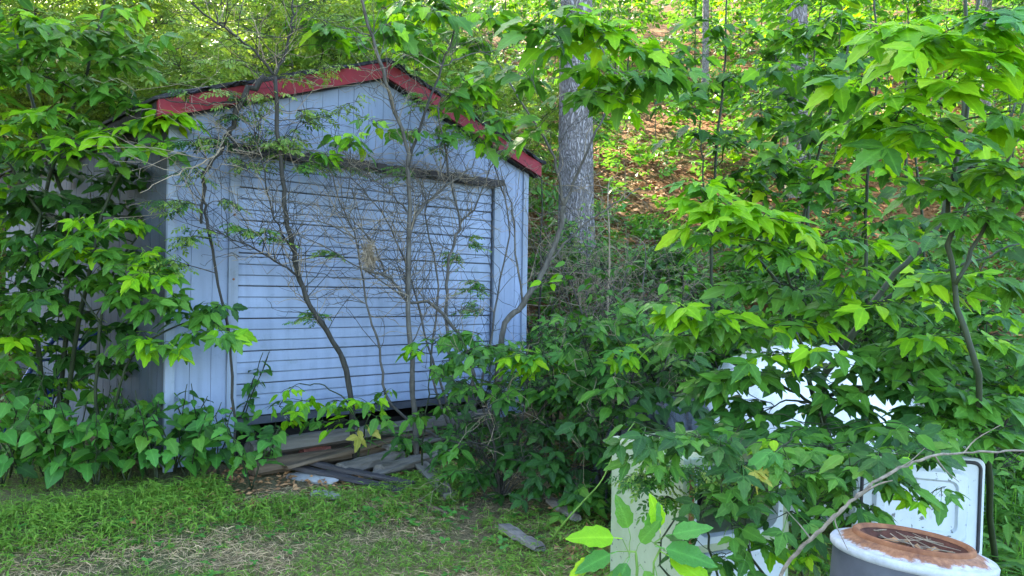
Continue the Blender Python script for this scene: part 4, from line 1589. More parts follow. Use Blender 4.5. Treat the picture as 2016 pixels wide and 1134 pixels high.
# pale dead sapling and bramble tangle between garage and big trunk
for i, (px, Y, h, lb, n_, pl) in enumerate([(1192, 8.6, 2.3, 'thin pale dead sapling rising from a tangle of bare canes', 120, .85), (1265, 8.8, 1.6, 'dry bramble tangle of grey canes below the thick trunk', 190, .7), (1060, 9.2, 2.2, 'bare dark twiggy bush hugging the garage side', 130, .3), (1150, 9.6, 1.5, 'low thorny bush of grey twigs at the thick trunk', 120, .6)]):
    x = (px - 1008) / FPX * Y
    b0 = np.array([x, Y, float(gz(x, Y))])
    p = Plant('bare_thicket', lb, 'shrub', b0, stem_mat='stem_grey' if pl > .5 else 'stem')
    p.stem([b0, b0 + [.03, 0, h * .5], b0 + [.02, .05, h]], .016, .006, .012, mat='twig_pale' if i == 0 else None)
    for k in range(4 + 2 * (i == 1)):
        aa = R.uniform(-.3, pi + .3) if k % 2 else R.uniform(0, 6.28)
        p.stem([b0, b0 + [.35 * math.cos(aa), .2 * math.sin(aa), h * .5], b0 + [.75 * math.cos(aa), .4 * math.sin(aa), h * R.uniform(.5, .9)]], .008, .003)
    p.bare(n_, .25, .75, r=.0028, pale=pl, up=.1)
    p.finish(0)

# ------------------------------------------------------------------ leafy saplings and shrubs of the foreground
# A: left upper box elder
b0 = on_ground(110, 900, 4, 9)
A = Plant('boxelder_sapling', 'tall multi stemmed sapling shading the garage side wall, tips pale green', 'sapling', b0, stem_mat='stem_green')
YA = b0[1]
PA = lambda pts, Y: [at(*q, Y) for q in pts]
A.stem([b0] + PA([(125, 700), (135, 520), (125, 390), (80, 270), (50, 150), (20, 20)], YA), .022, .010)
A.stem([b0] + PA([(70, 640), (80, 420), (125, 260), (170, 140), (205, -10)], YA - .2), .02, .009)
A.stem([b0] + PA([(170, 560), (210, 400), (280, 260), (330, 210)], YA - .3), .018, .006)
A.stem(PA([(80, 420), (20, 330), (-40, 250)], YA - .4), .012, .006)
A.stem(PA([(80, 420), (30, 560), (-20, 560)], YA - .4), .010, .005)
for (px, py, r, m, mt, dy) in [
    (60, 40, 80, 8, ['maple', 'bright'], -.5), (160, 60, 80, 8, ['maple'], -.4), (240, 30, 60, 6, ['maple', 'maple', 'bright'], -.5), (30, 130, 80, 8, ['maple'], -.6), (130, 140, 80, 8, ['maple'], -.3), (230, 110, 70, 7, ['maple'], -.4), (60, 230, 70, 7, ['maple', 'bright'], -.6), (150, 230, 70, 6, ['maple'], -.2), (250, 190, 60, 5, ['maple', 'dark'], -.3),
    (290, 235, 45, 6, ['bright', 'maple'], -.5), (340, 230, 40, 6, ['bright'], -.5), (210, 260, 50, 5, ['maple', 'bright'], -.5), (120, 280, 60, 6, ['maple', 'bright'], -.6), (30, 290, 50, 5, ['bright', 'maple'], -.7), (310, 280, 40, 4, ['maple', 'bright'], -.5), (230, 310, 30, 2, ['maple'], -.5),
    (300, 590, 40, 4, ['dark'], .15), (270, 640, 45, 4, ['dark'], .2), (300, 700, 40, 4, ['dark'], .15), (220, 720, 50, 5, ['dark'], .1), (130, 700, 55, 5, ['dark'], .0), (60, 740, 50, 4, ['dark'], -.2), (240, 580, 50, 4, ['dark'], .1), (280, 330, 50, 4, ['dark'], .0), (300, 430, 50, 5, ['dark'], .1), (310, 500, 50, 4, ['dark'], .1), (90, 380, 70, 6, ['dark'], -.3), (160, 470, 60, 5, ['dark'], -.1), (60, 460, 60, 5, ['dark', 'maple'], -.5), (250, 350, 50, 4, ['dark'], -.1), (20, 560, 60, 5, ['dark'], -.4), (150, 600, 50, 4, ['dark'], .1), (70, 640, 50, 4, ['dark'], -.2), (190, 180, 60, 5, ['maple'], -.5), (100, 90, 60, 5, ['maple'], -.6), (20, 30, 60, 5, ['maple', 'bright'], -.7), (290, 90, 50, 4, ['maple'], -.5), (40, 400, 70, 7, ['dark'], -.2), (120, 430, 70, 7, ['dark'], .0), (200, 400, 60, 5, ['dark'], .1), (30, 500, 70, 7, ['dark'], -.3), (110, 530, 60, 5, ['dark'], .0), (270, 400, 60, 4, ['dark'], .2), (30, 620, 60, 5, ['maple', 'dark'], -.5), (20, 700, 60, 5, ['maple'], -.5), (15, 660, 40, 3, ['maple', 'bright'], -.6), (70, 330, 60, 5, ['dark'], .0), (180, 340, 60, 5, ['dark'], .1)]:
    A.clump(px, py, YA + dy, r, m, BR, mt, .20, 2, .5)
A.finish(300)
# B: lower left boxelder in front of the corner
b0 = on_ground(200, 920, 4, 9)
B = Plant('boxelder_sapling', 'low spreading sapling reaching across the dark garage corner towards the door', 'sapling', b0, stem_mat='stem_green')
YB = b0[1]
B.stem([b0] + PA([(190, 760), (200, 620), (230, 520), (280, 450)], YB - .1), .016, .007)
B.stem([b0] + PA([(230, 780), (260, 700), (330, 650), (420, 620)], YB - .2), .012, .005)
B.stem(PA([(200, 640), (140, 560), (80, 520)], YB - .3), .009, .004)
for (px, py, r, m, mt, dy) in [
    (170, 440, 50, 5, ['bright', 'maple'], -.5), (240, 430, 50, 5, ['maple', 'bright'], -.4), (150, 480, 45, 4, ['bright', 'maple'], -.5), (220, 500, 55, 6, ['maple'], -.4), (110, 500, 50, 4, ['maple'], -.4), (280, 500, 50, 5, ['maple', 'bright'], -.4), (170, 550, 60, 6, ['maple'], -.3), (250, 560, 60, 6, ['maple'], -.4), (310, 540, 50, 5, ['maple', 'bright'], -.5), (340, 580, 40, 3, ['maple'], -.4), (70, 570, 60, 5, ['maple', 'dark'], -.4), (290, 600, 40, 3, ['maple'], -.5),
    (390, 620, 45, 5, ['maple', 'dark'], -.3), (430, 600, 30, 3, ['maple', 'dark'], -.3), (440, 650, 30, 3, ['maple', 'bright'], -.4), (370, 660, 40, 4, ['maple'], -.4), (290, 670, 45, 4, ['maple', 'bright'], -.4), (250, 690, 40, 3, ['maple'], -.4), (330, 690, 35, 3, ['maple', 'bright'], -.4), (200, 650, 40, 3, ['dark'], .1)]:
    B.clump(px, py, YB + dy, r, m, BR, mt, .175, 2, .55)
B.finish(260)

# broad heart leaved weeds along the foot of the garage
def weed(px, py, h, n, label, Y=None, size=.18, mats=('heart', 'heart', 'heart', 'maple', 'maple', 'dark'), tm='heart', lean=0, sm='stem_green'):
    q = on_ground(px, py, 2.4, 12) if Y is None else at(px, py, Y)
    q[2] = gz(q[0], q[1])
    p = Plant('broadleaf_weed', label, 'weed', q, 'broad leaved weeds along the garage foot' if tm == 'heart' else None, sm)
    h *= R.uniform(1.15, 1.6)
    for k in range(3):
        aa = R.uniform(0, 2 * pi)
        top = q + [h * .35 * math.cos(aa) + lean * h, h * .35 * math.sin(aa) - .05, h * R.uniform(.75, 1.05)]
        st = p.stem([q, (q + top) / 2 + [0, 0, .05], top], .006, .003, .004, k=5)
        m = n // 3
        for i in range(m):
            t = .3 + .7 * i / m
            c = st[int(t * (len(st) - 1))]
            a2 = i * 2.4 + aa
            p.put(R.choice((tm, tm, 'ovate', 'palm')) if tm == 'heart' else tm, R.choice(mats), c, (math.cos(a2), math.sin(a2) - .15, R.gauss(-.15, .35)), (R.gauss(0, .5), -.3 + R.gauss(0, .45), 1), size * R.uniform(.45, 1.25) * (1.1 - .4 * t))
    p.finish(60)
    return p


WL = 'clump of heart shaped bright green weeds growing at the foot of the garage'
for (px, py, h, n_) in [(5, 960, .45, 33), (50, 960, .4, 33), (120, 960, .42, 33), (190, 962, .38, 33), (250, 955, .4, 33), (310, 955, .42, 33), (370, 950, .42, 33), (430, 940, .45, 33), (90, 900, .55, 33), (240, 890, .5, 30), (20, 940, .5, 36), (90, 945, .58, 39), (160, 950, .5, 36), (225, 940, .42, 33), (60, 915, .5, 30), (135, 915, .55, 30), (290, 935, .5, 33), (345, 930, .52, 36), (395, 925, .45, 33), (260, 910, .5, 30), (425, 890, .55, 33), (200, 905, .45, 27), (330, 900, .5, 27)]:
    weed(px, py, h, n_, WL)
weed(455, 905, .62, 36, 'tall heart leaved weed climbing against the door jamb', size=.16)
weed(495, 965, .42, 33, 'heart leaved weed standing in front of the timber ends', size=.17)
weed(530, 930, .3, 24, 'small heart leaved weed tucked against the grey timber', size=.15)

# young box elder below the door
b0 = on_ground(700, 925, 4, 9)
C = Plant('young_boxelder', 'young sapling with drooping yellow green leaflets over the door bottom', 'sapling', b0, stem_mat='stem_green')
YC = b0[1]
C.stem([b0] + PA([(705, 850), (690, 800), (640, 760), (590, 755)], YC - .1), .008, .004)
C.stem([b0] + PA([(720, 840), (740, 790), (760, 765)], YC - .1), .007, .004)
for (px, py, r, m, mt) in [(575, 765, 35, 3, ['bright']), (550, 800, 30, 3, ['bright', 'maple']), (610, 790, 35, 3, ['maple', 'bright']), (570, 830, 30, 2, ['bright']), (650, 790, 30, 3, ['bright', 'maple']), (660, 830, 30, 2, ['bright']), (720, 790, 35, 3, ['maple', 'bright']), (760, 775, 30, 3, ['bright', 'maple']), (740, 820, 35, 3, ['maple']), (700, 850, 35, 2, ['maple', 'yellowing']), (630, 835, 30, 2, ['maple'])]:
    C.clump(px, py, YC - .2, r, m, BR, mt, .15, 1, .8)
C.finish(140)
b0 = on_ground(830, 930, 4, 9)
C2 = Plant('young_boxelder', 'young dark green sapling at the foot of the grey sapling stem', 'sapling', b0, stem_mat='stem_green')
C2.stem([b0] + PA([(835, 850), (845, 760), (850, 680)], b0[1] - .1), .008, .004)
for (px, py, r, m, mt) in [(830, 820, 35, 3, ['maple']), (900, 650, 40, 4, ['maple']), (950, 660, 40, 4, ['maple', 'heart']), (910, 720, 40, 4, ['maple', 'dark']), (900, 780, 40, 4, ['dark', 'maple']), (870, 800, 35, 3, ['maple', 'dark']), (810, 690, 35, 3, ['maple', 'bright']), (850, 670, 45, 4, ['maple', 'bright']), (820, 870, 40, 3, ['dark']), (780, 860, 35, 3, ['maple', 'dark']), (870, 710, 40, 3, ['maple'])]:
    C2.clump(px, py, b0[1] - .2, r, m, BR, mt, .15, 1, .7)
C2.finish(90)

# E: dense dark shrub between the door and the refrigerator
b0 = on_ground(985, 985, 4, 9)
E1 = Plant('leafy_shrub', 'dense dark green shrub with pale leaf tops by the garage corner', 'shrub', b0, stem_mat='stem')
YE = b0[1]
for k, (x1, y1) in enumerate([(920, 720), (980, 690), (1050, 700), (1110, 730), (1000, 780), (900, 820)]):
    E1.stem([b0, at((985 + x1) / 2 + R.uniform(-15, 15), (985 + y1) / 2, YE + R.uniform(-.2, .2)), at(x1, y1, YE + R.uniform(-.3, .3))], .010, .004)
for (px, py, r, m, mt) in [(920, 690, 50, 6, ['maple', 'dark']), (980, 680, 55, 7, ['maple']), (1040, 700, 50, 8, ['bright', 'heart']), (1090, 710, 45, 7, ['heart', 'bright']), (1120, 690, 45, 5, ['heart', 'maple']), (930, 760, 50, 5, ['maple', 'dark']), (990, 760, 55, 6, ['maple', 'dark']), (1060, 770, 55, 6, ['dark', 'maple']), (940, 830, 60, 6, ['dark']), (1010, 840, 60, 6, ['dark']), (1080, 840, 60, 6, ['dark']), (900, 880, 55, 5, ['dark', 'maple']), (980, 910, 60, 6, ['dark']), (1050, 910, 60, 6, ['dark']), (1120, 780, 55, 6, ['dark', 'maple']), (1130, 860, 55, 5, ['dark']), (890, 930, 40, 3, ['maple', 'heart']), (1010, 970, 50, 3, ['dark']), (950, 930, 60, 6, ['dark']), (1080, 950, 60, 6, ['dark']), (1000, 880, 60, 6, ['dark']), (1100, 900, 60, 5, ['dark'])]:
    E1.clump(px, py, YE - .1 + R.uniform(-.2, .2), r, m, BR, mt, .15, 2, .55)
E1.bare(150, .2, .5, pale=.2, up=.1)
E1.finish(280)
b0 = on_ground(1190, 985, 4, 9)
E2 = Plant('leafy_shrub', 'dense green shrub beside the stained refrigerator panel, twig ends leafy', 'shrub', b0, stem_mat='stem')
YE2 = b0[1]
for k, (x1, y1) in enumerate([(1150, 640), (1210, 610), (1270, 640), (1320, 690), (1180, 760), (1260, 780)]):
    E2.stem([b0, at((1190 + x1) / 2 + R.uniform(-15, 15), (985 + y1) / 2, YE2 + R.uniform(-.2, .2)), at(x1, y1, YE2 + R.uniform(-.3, .3))], .011, .004)
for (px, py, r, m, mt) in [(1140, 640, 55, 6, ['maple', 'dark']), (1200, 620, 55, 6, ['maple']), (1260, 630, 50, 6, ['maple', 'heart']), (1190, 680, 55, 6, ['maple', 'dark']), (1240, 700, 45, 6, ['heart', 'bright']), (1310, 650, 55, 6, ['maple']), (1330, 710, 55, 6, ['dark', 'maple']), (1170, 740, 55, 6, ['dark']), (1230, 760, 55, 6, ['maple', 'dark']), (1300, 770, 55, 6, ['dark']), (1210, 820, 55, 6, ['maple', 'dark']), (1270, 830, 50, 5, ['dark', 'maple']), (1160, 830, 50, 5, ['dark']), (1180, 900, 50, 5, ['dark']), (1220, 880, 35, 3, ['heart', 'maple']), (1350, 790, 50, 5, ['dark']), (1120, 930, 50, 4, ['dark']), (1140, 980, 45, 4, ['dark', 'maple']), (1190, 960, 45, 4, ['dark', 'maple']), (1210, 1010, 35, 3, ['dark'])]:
    E2.clump(px, py, YE2 - .3 + R.uniform(-.25, .2), r, m, BR, mt, .155, 2, .5)
E2.bare(110, .2, .5, pale=.2, up=.1)
E2.finish(280)

# F: big bright saplings in front of the plastic sheet
b0 = np.array([2.02, 4.75, 0.]); b0[2] = gz(b0[0], b0[1])
Fp = Plant('boxelder_sapling', 'leaning sapling with layered yellow green leaves before the white plastic sheet', 'sapling', b0, stem_mat='stem_green')
Fp.stem([b0] + PA([(1622, 780), (1660, 690), (1720, 600), (1765, 540), (1850, 440), (1885, 300), (1905, 150), (1930, -20)], 4.6), .024, .010)
Fp.stem([b0] + PA([(1600, 780), (1560, 640), (1520, 540), (1440, 470), (1380, 440)], 4.4), .015, .005)
Fp.stem(PA([(1660, 690), (1570, 580), (1530, 490), (1500, 420)], 4.3), .010, .005)
Fp.stem(PA([(1720, 600), (1800, 560), (1900, 520), (2010, 480)], 4.3), .012, .005)
Fp.stem(PA([(1622, 780), (1700, 760), (1820, 740), (1930, 720)], 4.2), .012, .005)
Fp.stem(PA([(1610, 800), (1540, 760), (1460, 720), (1400, 690)], 4.3), .010, .004)
for (px, py, r, m, mt, Y) in [
    (1390, 390, 50, 6, ['bright'], 4.0), (1440, 420, 60, 8, ['bright'], 4.0), (1500, 430, 55, 7, ['bright'], 4.0), (1560, 440, 55, 7, ['bright', 'bright', 'maple'], 4.0), (1400, 460, 50, 5, ['bright', 'maple'], 4.1), (1480, 480, 60, 7, ['bright', 'maple'], 4.1), (1560, 500, 60, 7, ['bright', 'maple'], 4.1), (1640, 470, 60, 6, ['bright', 'maple'], 4.1), (1370, 360, 30, 3, ['bright', 'maple'], 4.0),
    (1340, 600, 55, 7, ['bright', 'maple'], 4.1), (1400, 620, 55, 6, ['maple', 'bright'], 4.1), (1500, 560, 60, 6, ['maple'], 4.3), (1590, 570, 60, 6, ['maple'], 4.3), (1460, 650, 60, 6, ['maple'], 4.2), (1560, 640, 60, 6, ['maple', 'bright'], 4.1), (1640, 600, 60, 6, ['maple'], 4.2), (1700, 530, 50, 5, ['maple', 'bright'], 4.1), (1330, 660, 50, 5, ['maple'], 4.3), (1520, 700, 55, 5, ['maple', 'bright'], 4.0), (1640, 690, 50, 5, ['maple', 'bright'], 3.9),
    (1760, 610, 60, 6, ['maple', 'bright'], 4.0), (1830, 560, 55, 6, ['bright', 'maple'], 3.9), (1900, 540, 60, 6, ['bright', 'maple'], 3.8), (1980, 560, 60, 5, ['maple'], 3.8), (1870, 470, 60, 5, ['maple'], 4.2), (1950, 430, 60, 6, ['maple'], 4.0), (1800, 680, 60, 6, ['maple'], 4.0), (1890, 660, 60, 6, ['maple', 'bright'], 3.9), (1970, 680, 60, 6, ['maple'], 3.9),
    (1620, 760, 50, 4, ['dark', 'maple'], 4.1), (1480, 820, 50, 4, ['maple', 'dark'], 4.1), (1700, 720, 55, 5, ['dark', 'maple'], 4.1), (1790, 730, 50, 5, ['dark', 'maple'], 4.0), (1880, 720, 50, 5, ['maple', 'dark'], 4.0), (1910, 800, 50, 5, ['maple', 'dark'], 3.7), (1660, 840, 50, 4, ['dark', 'maple'], 3.8), (1790, 850, 50, 5, ['dark', 'maple'], 3.4), (1720, 900, 45, 4, ['dark', 'maple'], 3.3), (1470, 730, 60, 6, ['dark', 'maple'], 4.2), (1560, 730, 50, 4, ['dark'], 4.2), (1760, 700, 60, 6, ['maple', 'dark'], 4.1), (1830, 810, 55, 5, ['dark', 'maple'], 3.8), (1560, 850, 50, 4, ['dark', 'maple'], 3.7), (1500, 790, 55, 5, ['dark'], 4.2), (1590, 800, 55, 4, ['dark'], 4.2), (1680, 800, 55, 5, ['dark', 'maple'], 4.0), (1760, 760, 55, 5, ['dark', 'maple'], 4.0), (1850, 760, 60, 6, ['maple', 'dark'], 3.8), (1940, 780, 60, 6, ['maple'], 3.7), (1400, 750, 60, 6, ['dark', 'maple'], 4.3), (1450, 850, 55, 5, ['maple', 'dark'], 3.9), (1540, 880, 50, 5, ['maple', 'bright'], 3.4), (1740, 850, 60, 5, ['maple', 'dark'], 3.7), (1640, 880, 50, 4, ['maple', 'dark'], 3.5), (1900, 850, 60, 6, ['maple'], 3.6), (1980, 850, 50, 5, ['maple', 'dark'], 3.6)]:
    Fp.clump(px, py, Y, r * 1.15, m * .8, BR, mt, .18, 2, .38, .30)
Fp.finish(330)
b0 = np.array([2.55, 4.1, 0.]); b0[2] = gz(b0[0], b0[1])
F2 = Plant('boxelder_sapling', 'tall upright sapling holding large glowing lime leaves above the others', 'sapling', b0, stem_mat='stem_green')
F2.stem([b0] + PA([(1930, 800), (1880, 560), (1870, 380), (1905, 200), (1900, -30)], 3.6), .016, .008)
F2.stem(PA([(1880, 560), (1940, 440), (1990, 300), (2040, 150)], 3.5), .010, .006)
for (px, py, r, m, mt, Y) in [(1760, 60, 55, 4, ['bright'], 3.3), (1830, 90, 60, 5, ['bright'], 3.2), (1900, 40, 60, 5, ['bright'], 3.2), (1960, 110, 60, 5, ['bright'], 3.1), (1850, 170, 60, 5, ['bright'], 3.2), (1760, 240, 60, 5, ['bright'], 3.4), (1730, 210, 40, 3, ['bright', 'maple'], 3.4), (1830, 260, 60, 4, ['bright', 'maple'], 3.3), (1980, 220, 50, 4, ['bright', 'maple'], 3.2), (1990, 20, 50, 4, ['bright', 'heart'], 3.1), (1990, 330, 50, 4, ['maple', 'bright'], 3.3), (1920, 330, 55, 4, ['maple'], 3.5), (1820, 370, 55, 4, ['maple', 'bright'], 3.6), (1900, 420, 50, 4, ['maple'], 3.5), (1700, 150, 40, 3, ['maple', 'bright'], 3.5)]:
    F2.clump(px, py, Y, r, m, ['tri', 'tri2', 'five'], mt, .24, 1, .4, .35)
F2.finish(160)
# F3: darker mid depth saplings with straight stems
for (px, Y, pts, cl, lb) in [
    (1705, 6.6, [(1704, 650), (1703, 450), (1712, 300), (1728, 150), (1722, -20)], [(1720, 60), (1660, 120), (1790, 130), (1640, 40), (1700, 250), (1640, 330), (1760, 330), (1620, 230), (1680, 400), (1800, 40), (1590, 140), (1740, 440)], 'dark straight stemmed sapling standing in the gap behind the lime leaves'),
    (1415, 7.4, [(1400, 620), (1408, 330), (1425, 160), (1432, -20)], [(1380, 170), (1450, 150), (1360, 260), (1440, 270), (1400, 60), (1480, 60), (1340, 120), (1500, 220), (1400, 350), (1330, 200), (1470, 340)], 'dark slim sapling near the sunlit litter, leaves in flat tiers'),
    (1560, 7.0, [(1565, 640), (1580, 430), (1640, 200), (1680, 60)], [(1540, 250), (1600, 260), (1560, 170), (1500, 300), (1560, 330), (1620, 380), (1520, 120), (1590, 60), (1660, 160), (1480, 380)], 'slanting pale green sapling crossing the mid sized trunk'),
    (1830, 7.2, [(1822, 640), (1815, 420), (1800, 250), (1810, 60)], [(1800, 380), (1850, 300), (1780, 280), (1830, 440), (1770, 470), (1880, 380), (1840, 200), (1730, 520)], 'mid green sapling rising between the straight dark stem and the lime leaves'),
    (1960, 6.0, [(1900, 700), (1893, 450), (1960, 300), (2000, 200)], [(1860, 600), (1950, 620), (1990, 480), (1900, 700), (1960, 760), (1830, 520), (2000, 380), (1930, 300)], 'leafy sapling at the edge of the clearing beyond the drum')]:
    x = (px - 1008) / FPX * Y
    q = np.array([x, Y, float(gz(x, Y))])
    p = Plant('slim_sapling', lb, 'sapling', q, stem_mat='stem_green')
    p.stem([q] + PA(pts, Y), .019, .008)
    for (cx, cy) in cl:
        p.clump(cx, cy, Y - .4 + R.uniform(-.4, .4), 52, 6, ['ovate', 'tri', 'palm'], ['maple', 'maple', 'bright', 'dark'], .18, 2, .35, .5)
    p.finish(110)

# more low shrubs in the middle distance
for i, (px, Y, h, lb) in enumerate([(1128, 10.6, 1.25, 'soft pale green bush under the thick tree trunk'), (1350, 8.4, 1.1, 'leafy bush between the bramble tangle and the lime sapling'), (1500, 8.0, 1.2, 'dark leafy bush behind the white plastic sheet'), (1680, 8.2, 1.3, 'leafy bush at the foot of the dark straight sapling'), (1840, 7.4, 1.2, 'rounded leafy bush beside the white plastic sheet end'), (1990, 6.4, 1.3, 'leafy bush at the clearing edge beyond the refrigerator'), (1090, 7.6, .8, 'small leafy bush hugging the garage corner foot'), (1230, 7.7, .9, 'leafy bush at the foot of the pale dead sapling'), (1330, 6.6, 1.7, 'tall leafy bush screening the lower slope by the bramble'), (1480, 6.2, 1.75, 'tall dense bush right behind the white plastic sheet'), (1640, 6.9, 2.0, 'tall dense bush between the sheet and the slanting sapling'), (1790, 6.5, 1.9, 'tall dense bush behind the fork of the leaning sapling'), (1930, 5.6, 1.8, 'tall dense bush at the clearing edge by the weeds'), (1240, 6.5, 1.35, 'thick bush filling the gap behind the corner shrub'), (1400, 9.5, 1.5, 'pale bush on the slope foot above the bramble'), (1600, 10, 1.7, 'pale bush on the slope foot near the mid sized trunk'), (1850, 9.5, 1.7, 'pale bush on the slope foot beyond the sheet'), (1290, 9.9, 1.25, 'ferny green bush on the bank beside the bramble tangle'), (1205, 10.3, 1.0, 'small green bush on the bank close by the thick trunk'), (1480, 11, 1.4, 'loose green bush half way up the lower bank'), (1590, 4.95, .62, 'low dark bush between the refrigerator and the white sheet'), (1790, 5.0, .55, 'low dark bush behind the open refrigerator door'), (1420, 4.9, .6, 'low dark bush behind the refrigerator top')]):
    x = (px - 1008) / FPX * Y
    q = np.array([x, Y, float(gz(x, Y))])
    p = Plant('low_bush', lb, 'bush', q, stem_mat='stem')
    for k in range(6):
        aa = R.uniform(0, 2 * pi)
        p.stem([q, q + [.25 * math.cos(aa), .25 * math.sin(aa), h * .5], q + [.6 * math.cos(aa), .5 * math.sin(aa), h * R.uniform(.6, 1)]], .008, .003, k=5)
    st = [n_[0] for n_ in p.nodes if n_[0][2] > q[2] + .2]
    mats = ['heart', 'fine', 'maple'] if i in (0,) else ['under', 'maple', 'dark']
    for k in range(int(120 + 80 * h)):
        c = R.choice(st)
        e = c + rdir(1, -.3, .6)[0] * R.uniform(.1, .42)
        p.spray(c, e, ['ovate', 'oval', 'tri'], mats, .13 if h > 1.3 else .11, 2, .4)
    p.finish(70)

# G: small leaved vines over the refrigerator
b0 = np.array([1.0, 3.55, 0.]); b0[2] = gz(b0[0], b0[1])
G = Plant('small_leaf_vine', 'vine of small rounded leaves trailing down the refrigerator side', 'vine', b0, stem_mat='stem_green')
G.stem([b0] + PA([(1300, 1110), (1330, 1000), (1310, 920), (1340, 860)], 3.5), .005, .003)
G.stem([b0] + PA([(1400, 1080), (1380, 990), (1430, 900), (1500, 870)], 3.45), .006, .003)
for (px, py, r, m) in [(1290, 900, 35, 8), (1260, 940, 35, 8), (1300, 950, 30, 6), (1330, 920, 30, 6), (1310, 980, 25, 5), (1370, 920, 30, 5), (1440, 900, 45, 8), (1500, 920, 45, 8), (1400, 950, 40, 6), (1470, 960, 45, 6), (1560, 940, 40, 5), (1590, 1060, 35, 7), (1610, 1110, 30, 5)]:
    G.clump(px, py, 3.45, r, m, 'oval_sprig', ['dark', 'maple', 'fine'], .10, 1, .5, br=.002, L=.08)
G.finish(150)
b0 = np.array([1.35, 3.25, 0.]); b0[2] = gz(b0[0], b0[1])
G2 = Plant('leafy_creeper', 'creeper of broad toothed leaves covering the refrigerator opening', 'vine', b0, stem_mat='stem_green')
G2.stem([b0] + PA([(1480, 1100), (1470, 1000), (1520, 900), (1560, 860)], 3.25), .007, .003)
G2.stem([b0] + PA([(1560, 1080), (1600, 1000), (1640, 940)], 3.2), .006, .003)
for (px, py, r, m, mt) in [(1270, 850, 40, 4, ['maple', 'dark']), (1320, 860, 40, 5, ['maple', 'dark']), (1380, 860, 40, 5, ['dark', 'maple']), (1430, 880, 40, 4, ['dark']), (1280, 900, 30, 2, ['maple']), (1390, 1000, 35, 3, ['dark']), (1420, 970, 40, 3, ['dark', 'maple']), (1480, 990, 40, 4, ['dark', 'maple']), (1530, 950, 45, 4, ['maple', 'dark']), (1440, 1040, 45, 4, ['maple']), (1500, 1060, 45, 4, ['maple', 'bright']), (1550, 1010, 45, 4, ['maple', 'dark']), (1580, 1080, 35, 3, ['maple', 'bright']), (1420, 1100, 40, 4, ['dark', 'maple']), (1370, 1060, 30, 2, ['dark']), (1600, 930, 45, 4, ['maple']), (1550, 900, 40, 4, ['maple', 'heart']), (1640, 1000, 35, 2, ['maple']), (1460, 920, 40, 3, ['dark', 'yellowing']), (1690, 960, 40, 3, ['maple', 'dark']), (1750, 940, 40, 3, ['maple', 'dark']), (1800, 900, 45, 3, ['maple', 'bright']), (1820, 980, 35, 2, ['bright']), (1670, 920, 40, 4, ['maple', 'dark']), (1730, 890, 40, 4, ['maple', 'dark']), (1700, 990, 35, 3, ['dark', 'maple']), (1770, 950, 35, 3, ['maple', 'dark']), (1840, 890, 35, 3, ['maple', 'dark']), (1860, 960, 25, 2, ['maple']), (1720, 1010, 30, 2, ['maple', 'dark'])]:
    G2.clump(px, py, 3.1, r, m, ['tri', 'tri2', 'ovate'], mt, .125, 1, .6, .7, br=.003, L=.12)
G2.finish(260)
# H: bright spray low in front
b0 = np.array([.30, 2.45, 0.]); b0[2] = gz(b0[0], b0[1])
b0 = at(1250, 1240, 2.55); b0[2] = gz(b0[0], b0[1])
H = Plant('bright_seedling', 'bright broad leaved seedling in front of the refrigerator side panel', 'seedling', b0, stem_mat='vine')
H.stem([b0] + PA([(1250, 1120), (1240, 1085)], 2.6), .006, .003)
H.stem([b0] + PA([(1290, 1110), (1300, 1060)], 2.6), .005, .003)
for (px, py, ax, az, s) in [(1225, 1060, -1, .2, .16), (1215, 1085, -1, -.3, .13), (1240, 1050, -.3, .9, .12), (1240, 1095, -.5, -.9, .12), (1255, 1075, .3, .6, .10), (1290, 1075, 1, -.1, .17), (1300, 1085, .8, -.35, .16), (1275, 1060, .2, .9, .11), (1310, 1055, .9, .4, .13), (1260, 1110, .5, -.8, .12), (1225, 1110, -.6, -.9, .11), (1330, 1100, .9, -.5, .13), (1290, 1120, .2, -1, .12), (1300, 1050, -.2, .9, .12), (1180, 1095, -.9, -.4, .10)]:
    c = at(px, py, 2.58)
    H.put('ovate', R.choice(['heart', 'heart', 'maple', 'bright']), c, (ax, -.35, az), (R.gauss(0, .2), -.8, .8), s * 1.4)
    H.twig(H.near(c, False)[0], c, .0018, .0012, .02, .05, nodes=False, k=3)
H.finish(40)
# bare fallen branch leaning across the drum
b0 = on_ground(1560, 1150, 2.2, 6)
pts = [at(1530, 1150, 2.5), at(1600, 1060, 2.45), at(1650, 1010, 2.42), at(1700, 968, 2.42), at(1760, 925, 2.45), at(1840, 897, 2.5), at(1930, 889, 2.6), at(2030, 886, 2.7)]
a = Acc()
foot = at(1450, 1230, 2.6); foot[2] = gz(foot[0], foot[1])
sp = smooth_line([foot] + pts, 6)
sp[1:-1] += rng.normal(0, .0025, (len(sp) - 2, 3))
tube(a, sp - foot, np.linspace(.0075, .003, len(sp)) * (1 + rng.normal(0, .13, len(sp))), 8, True)
for k_, d_ in ((12, (-.05, .02, .06)), (17, (.02, -.03, -.07)), (30, (.08, .02, .05)), (36, (.05, -.02, -.06)), (40, (.09, 0, .07))):
    d_ = np.array(d_)
    tube(a, smooth_line([sp[k_], sp[k_] + d_ * .6 + rng.normal(0, .005, 3), sp[k_] + d_ * 1.3], 3) - foot, np.linspace(.003, .001, 7), 4)
tube(a, smooth_line([sp[22], sp[22] + [.05, -.03, .05], sp[22] + [.09, -.05, .07]], 4) - foot, np.linspace(.004, .002, 9), 5)
tag(link('fallen_branch', a.mesh('fallen_branch', True), 'branch_tan', None, tuple(foot)), 'long bare tan branch leaning in front of the rusty drum', 'branch')
